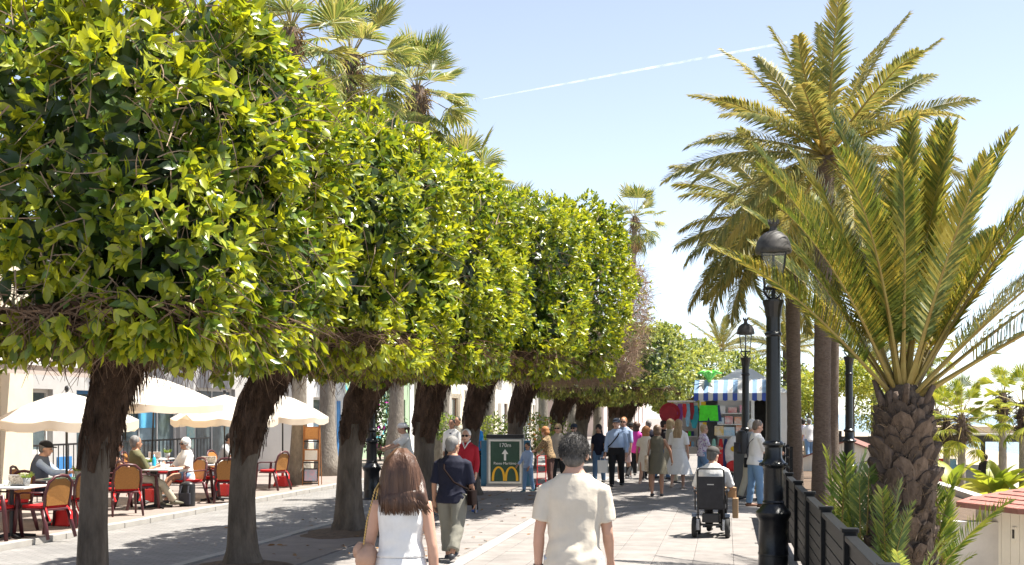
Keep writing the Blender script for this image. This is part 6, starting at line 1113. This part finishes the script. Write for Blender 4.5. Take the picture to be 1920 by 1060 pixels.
person('long haired blond woman from behind in long white dress', G(1272, 916), rad(-14), 1.74, 'fair', fem=True, bw=1.05, legs=((8, 6), (-10, 14)), arms=((-4, 12, 16), (6, 12, 20)), top=C_white, sleeve=.95, hem=.0, skirt=(C_white, .36, .34), hair=hairm('dark_blond', (.22, .14, .07), (.42, .30, .17)), hstyle='long', shoes=(.45, .33, .25), tfit=.022)
person('fair curly woman with bare shoulders talking beside the long white dress', G(1256, 906), rad(-60), 1.74, 'tan', fem=True, top=C_khaki, sleeve=0, hem=-.05, bottom=C_khaki, blen=2, hair=H_blond, hstyle='curly')
person('dark haired man in black t-shirt at the stall corner', G(1243, 899), rad(-70), 1.70, 'tan', top=C_dark, sleeve=.8, bottom=C_jeans, hair=H_dk, glasses=True)
person('short haired blond woman in floral blouse beside the stall', G(1318, 908), rad(-80), 1.60, 'fair', fem=True, bw=1.22, belly=.03, arms=((25, 8, 55), (25, 8, 55)), top=C_flor, sleeve=.95, hem=-.12, bottom=C_bjeans, hair=H_blond, hstyle='short', glasses=True, strap=(mat('grey_strap', (.12, .12, .13), .7), -1, 'grey shoulder bag of the floral blouse woman', .05))
# --- wheelchair user
PWc = AT(1333, 18.3); JC = person('man in grey flat cap and white shirt sitting in the electric wheelchair', PWc + Vector((.02, .18, 0)), rad(-6), 1.70, 'fair', seat=.495, bw=1.12, lean=8, legs=((86, 78), (84, 74)), arms=((22, 14, 60), (12, 16, 45)), top=C_white, sleeve=.95, hem=-.06, bottom=C_dark, hair=H_salt, hstyle='thin', cap=CAPG, head=(-25, 6), vox=.012, shoes=(.04, .04, .04))
bx_ = thing('cardboard_box', 'small cardboard box held on the wheelchair user\'s lap', 'box', JC['W']((.19, .36, .60)), .1); M_card = mat('cardboard', (.42, .28, .16), .85, .1, 8); MB().b2(-.13, .13, -.13, .13, 0, .15).build('carton', M_card, bx_); part(bx_, 'tape', mat('brown_tape', (.30, .19, .09), .4), (-.132, .132, -.02, .02, .1502, .152))
o = thing('paper_sack', 'brown paper sack hanging beside the wheelchair armrest', 'bag', JC['W']((.33, .22, .30))); mb = MB(); mb.rbox((0, 0, .14), (.09, .2, .30), .02); mb.build('sack', M_card, o); MB().tube([(0, -.06, .29), (0, -.04, .38), (0, .04, .38), (0, .06, .29)], .006, 5).build('handle', M_card, o)
# --- men by the lamp
person('man in white t-shirt and blue jeans with a black side bag, looking down', G(1416, 950), rad(-66), 1.75, 'fair', legs=((6, 4), (-4, 4)), arms=((22, 6, 62), (22, 6, 62)), lean=4, head=(0, 18), bw=1.05, belly=.015, top=C_white, sleeve=.9, hem=-.1, bottom=C_bjeans, hair=hairm('brown_grey', (.08, .06, .045), (.19, .15, .12)), shoes=(.17, .075, .04), vox=.012, strap=(CAPK, -1, 'black side bag of the white t-shirt man', .0))
J23 = person('grey haired man with a black backpack standing beside the lamp', G(1409, 938), rad(-60), 1.76, 'fair', arms=((20, 6, 60), (20, 6, 60)), top=C_grey2, sleeve=.9, bottom=C_khaki, hair=H_white, head=(0, 12))
bp2 = thing('backpack', 'black backpack worn by the grey haired man beside the bin', 'backpack', J23['W']((0, -.24, 1.02)), rad(-60)); MB().rbox((0, 0, .20), (.29, .18, .44), .07).ell((0, 0, .42), (.14, .085, .07)).build('body', M_blk, bp2, True, angle=50); MB().rbox((0, -.11, .12), (.22, .05, .2), .02).build('pocket', mat('dark_nylon', (1, 1, 1)), bp2)
# --- under the trees
person('waiter in white shirt and dark tie behind the fig trunks', G(848, 905), rad(170), 1.74, 'tan', top=C_white, sleeve=1.9, bottom=C_dark, hair=H_dk, belly=.02, bw=1.1, tie=C_navy)
JT = AT(848, 33.0); 
person('dark haired man standing behind the waiter', G(859, 893), rad(160), 1.80, 'tan', top=C_khaki, sleeve=.9, bottom=C_dark, hair=H_dk)
person('person from behind in strong blue t-shirt beside the panel', G(891, 898), rad(-20), 1.72, 'tan', top=C_sblue, sleeve=.9, hem=-.1, bottom=C_dark, hair=H_dk, bw=1.05)
JB = person('cyclist in white helmet and white top stopped under the trees', G(766, 935), rad(120), 1.60, 'fair', seat=.86, legs=((35, 20), (30, 40)), arms=((50, 8, 20), (50, 8, 20)), lean=12, top=C_white, sleeve=.9, bottom=C_navy, hair=H_brown, hstyle='ponytail'); c_ = MB(); c_.ell(JB['hd'](0, -.012, .055), (.105, .13, .085), 16, 10); remesh(c_, 'helmet', mat('helmet_shell', (.72, .70, .70), .35, .1, 8), JB['root'], .011)
bk_ = thing('bicycle', 'city bicycle with black handlebar beside the black lamp post', 'bicycle', G(766, 935), rad(120))
for y_ in (-.5, .55):
    w_ = MB(); n = 26; w_.tube([(0, y_ + .32 * math.cos(2 * PI * k / n), .34 + .32 * math.sin(2 * PI * k / n)) for k in range(n + 1)], .018, 6, cap=False); w_o = w_.build('wheel', M_tyre, bk_, True)
    for k in range(10): a = 2 * PI * k / 10; MB().tube([(0, y_, .34), (0, y_ + .31 * math.cos(a), .34 + .31 * math.sin(a))], .003, 4).build('spoke', M_hub, w_o)
MB().tube([(0, -.5, .34), (0, -.05, .30), (0, .42, .62), (0, -.15, .62), (0, -.05, .30)], .017, 6).build('frame', M_blk, bk_); MB().tube([(0, .55, .34), (0, .42, .68), (0, .36, 1.0)], .016, 6).build('fork', M_blk, bk_); MB().tube([(-.28, .28, 1.06), (-.1, .38, 1.02), (.1, .38, 1.02), (.28, .28, 1.06)], .013, 6).build('handlebar', M_blk, bk_); MB().rbox((0, -.2, .84), (.16, .26, .06), .05).build('saddle', M_blk, bk_); MB().tube([(0, -.15, .6), (0, -.19, .82)], .014, 6).build('seat_post', M_hub, bk_)
rc = thing('shopping_trolley', 'red shopping trolley frame beside the leopard blouse woman', 'trolley', G(1015, 920), 0)
for sx in (-1, 1): MB().tube([(sx * .11, 0, .08), (sx * .10, .05, .85)], .012, 6).build('rail', gm('red'), rc); w_ = MB().lathe([(.02, -.015), (.07, -.015), (.07, .015), (.02, .015)], 12).build('wheel', M_tyre, rc); w_.location = (sx * .14, 0, .07); w_.rotation_euler = (0, rad(90), 0)
for z_ in (.15, .3, .45, .6, .84): MB().tube([(-.11, .01, z_), (.11, .01, z_)], .01, 5).build('rung', gm('red'), rc)
# --- at the cafe tables
SZ = .47 + TZ
def sit(label, px, t, face, h=1.7, **k):
    p = AT(px, t, 0); p.z = TZ; return person(label, p, face, h, seat=.475, **k)
sit('man in slate vest and black cap leaning on the cafe table', 66, 20.5, rad(-72), 1.72, bw=1.1, lean=14, legs=((84, 80), (80, 86)), arms=((48, 8, 40), (44, 8, 45)), top=C_lblue, sleeve=1.9, vest=C_vest, bottom=C_navy, cap=CAPK, hair=H_grey, hstyle='thin', head=(0, 10))
pv = AT(66, 20.5, TZ)
sit('red-haired woman in black with sunglasses at the table with the blue bottle', 216, 23.6, rad(-62), 1.62, fem=True, legs=((84, 84), (86, 80)), arms=((30, 8, 70), (30, 8, 70)), top=C_dark, sleeve=0, bottom=C_dark, hair=H_red, hstyle='bob', glasses=True)
sit('grey haired man in olive t-shirt and khaki trousers, legs crossed', 258, 23.0, rad(-38), 1.76, lean=-4, legs=((80, 42), (86, 78)), arms=((25, 10, 85), (30, 8, 60)), top=C_oliveg, sleeve=.95, bottom=C_khaki, hair=H_grey, skin='tan', shoes=(.14, .13, .09))
sit('white-haired woman in white shirt and denim shorts with sunglasses', 350, 24.4, rad(148), 1.64, fem=True, skin='tan', legs=((82, 80), (94, 66)), arms=((28, 10, 60), (26, 10, 62)), top=C_white, sleeve=.98, hem=-.1, bottom=C_bjeans, blen=.55, hair=H_white, hstyle='bob', glasses=True, tfit=.026)
sit('man in grey t-shirt bent over his plate near the railing', 414, 29.5, rad(-88), 1.74, lean=20, legs=((84, 84), (86, 80)), arms=((40, 10, 60), (40, 10, 60)), top=C_grey2, sleeve=.9, bottom=C_dark, hair=H_dk, skin='tan', head=(0, 15))
# --- far side
person('person in black at the beach bar', AT(1848, 50.5, bz + .12), rad(-20), 1.75, top=C_dark, sleeve=1.0, bottom=C_dark, hair=H_dk, bw=1.15, vox=.02)
person('person in white shirt beyond the slim palm trunk', AT(1517, 46), rad(20), 1.72, top=C_white, sleeve=.9, bottom=C_bjeans, hair=H_grey, vox=.02)
person('person in pale lilac shirt beside the railing beyond the stall', AT(1506, 47.5), rad(-10), 1.70, top=cl('lilac', (.55, .52, .62)), sleeve=.9, bottom=C_khaki, hair=H_dk, vox=.02)
person('person in red top past the end of the stall', AT(1486, 50), rad(10), 1.68, top=C_red, sleeve=.9, bottom=C_jeans, hair=H_dk, vox=.02)
finish_people()
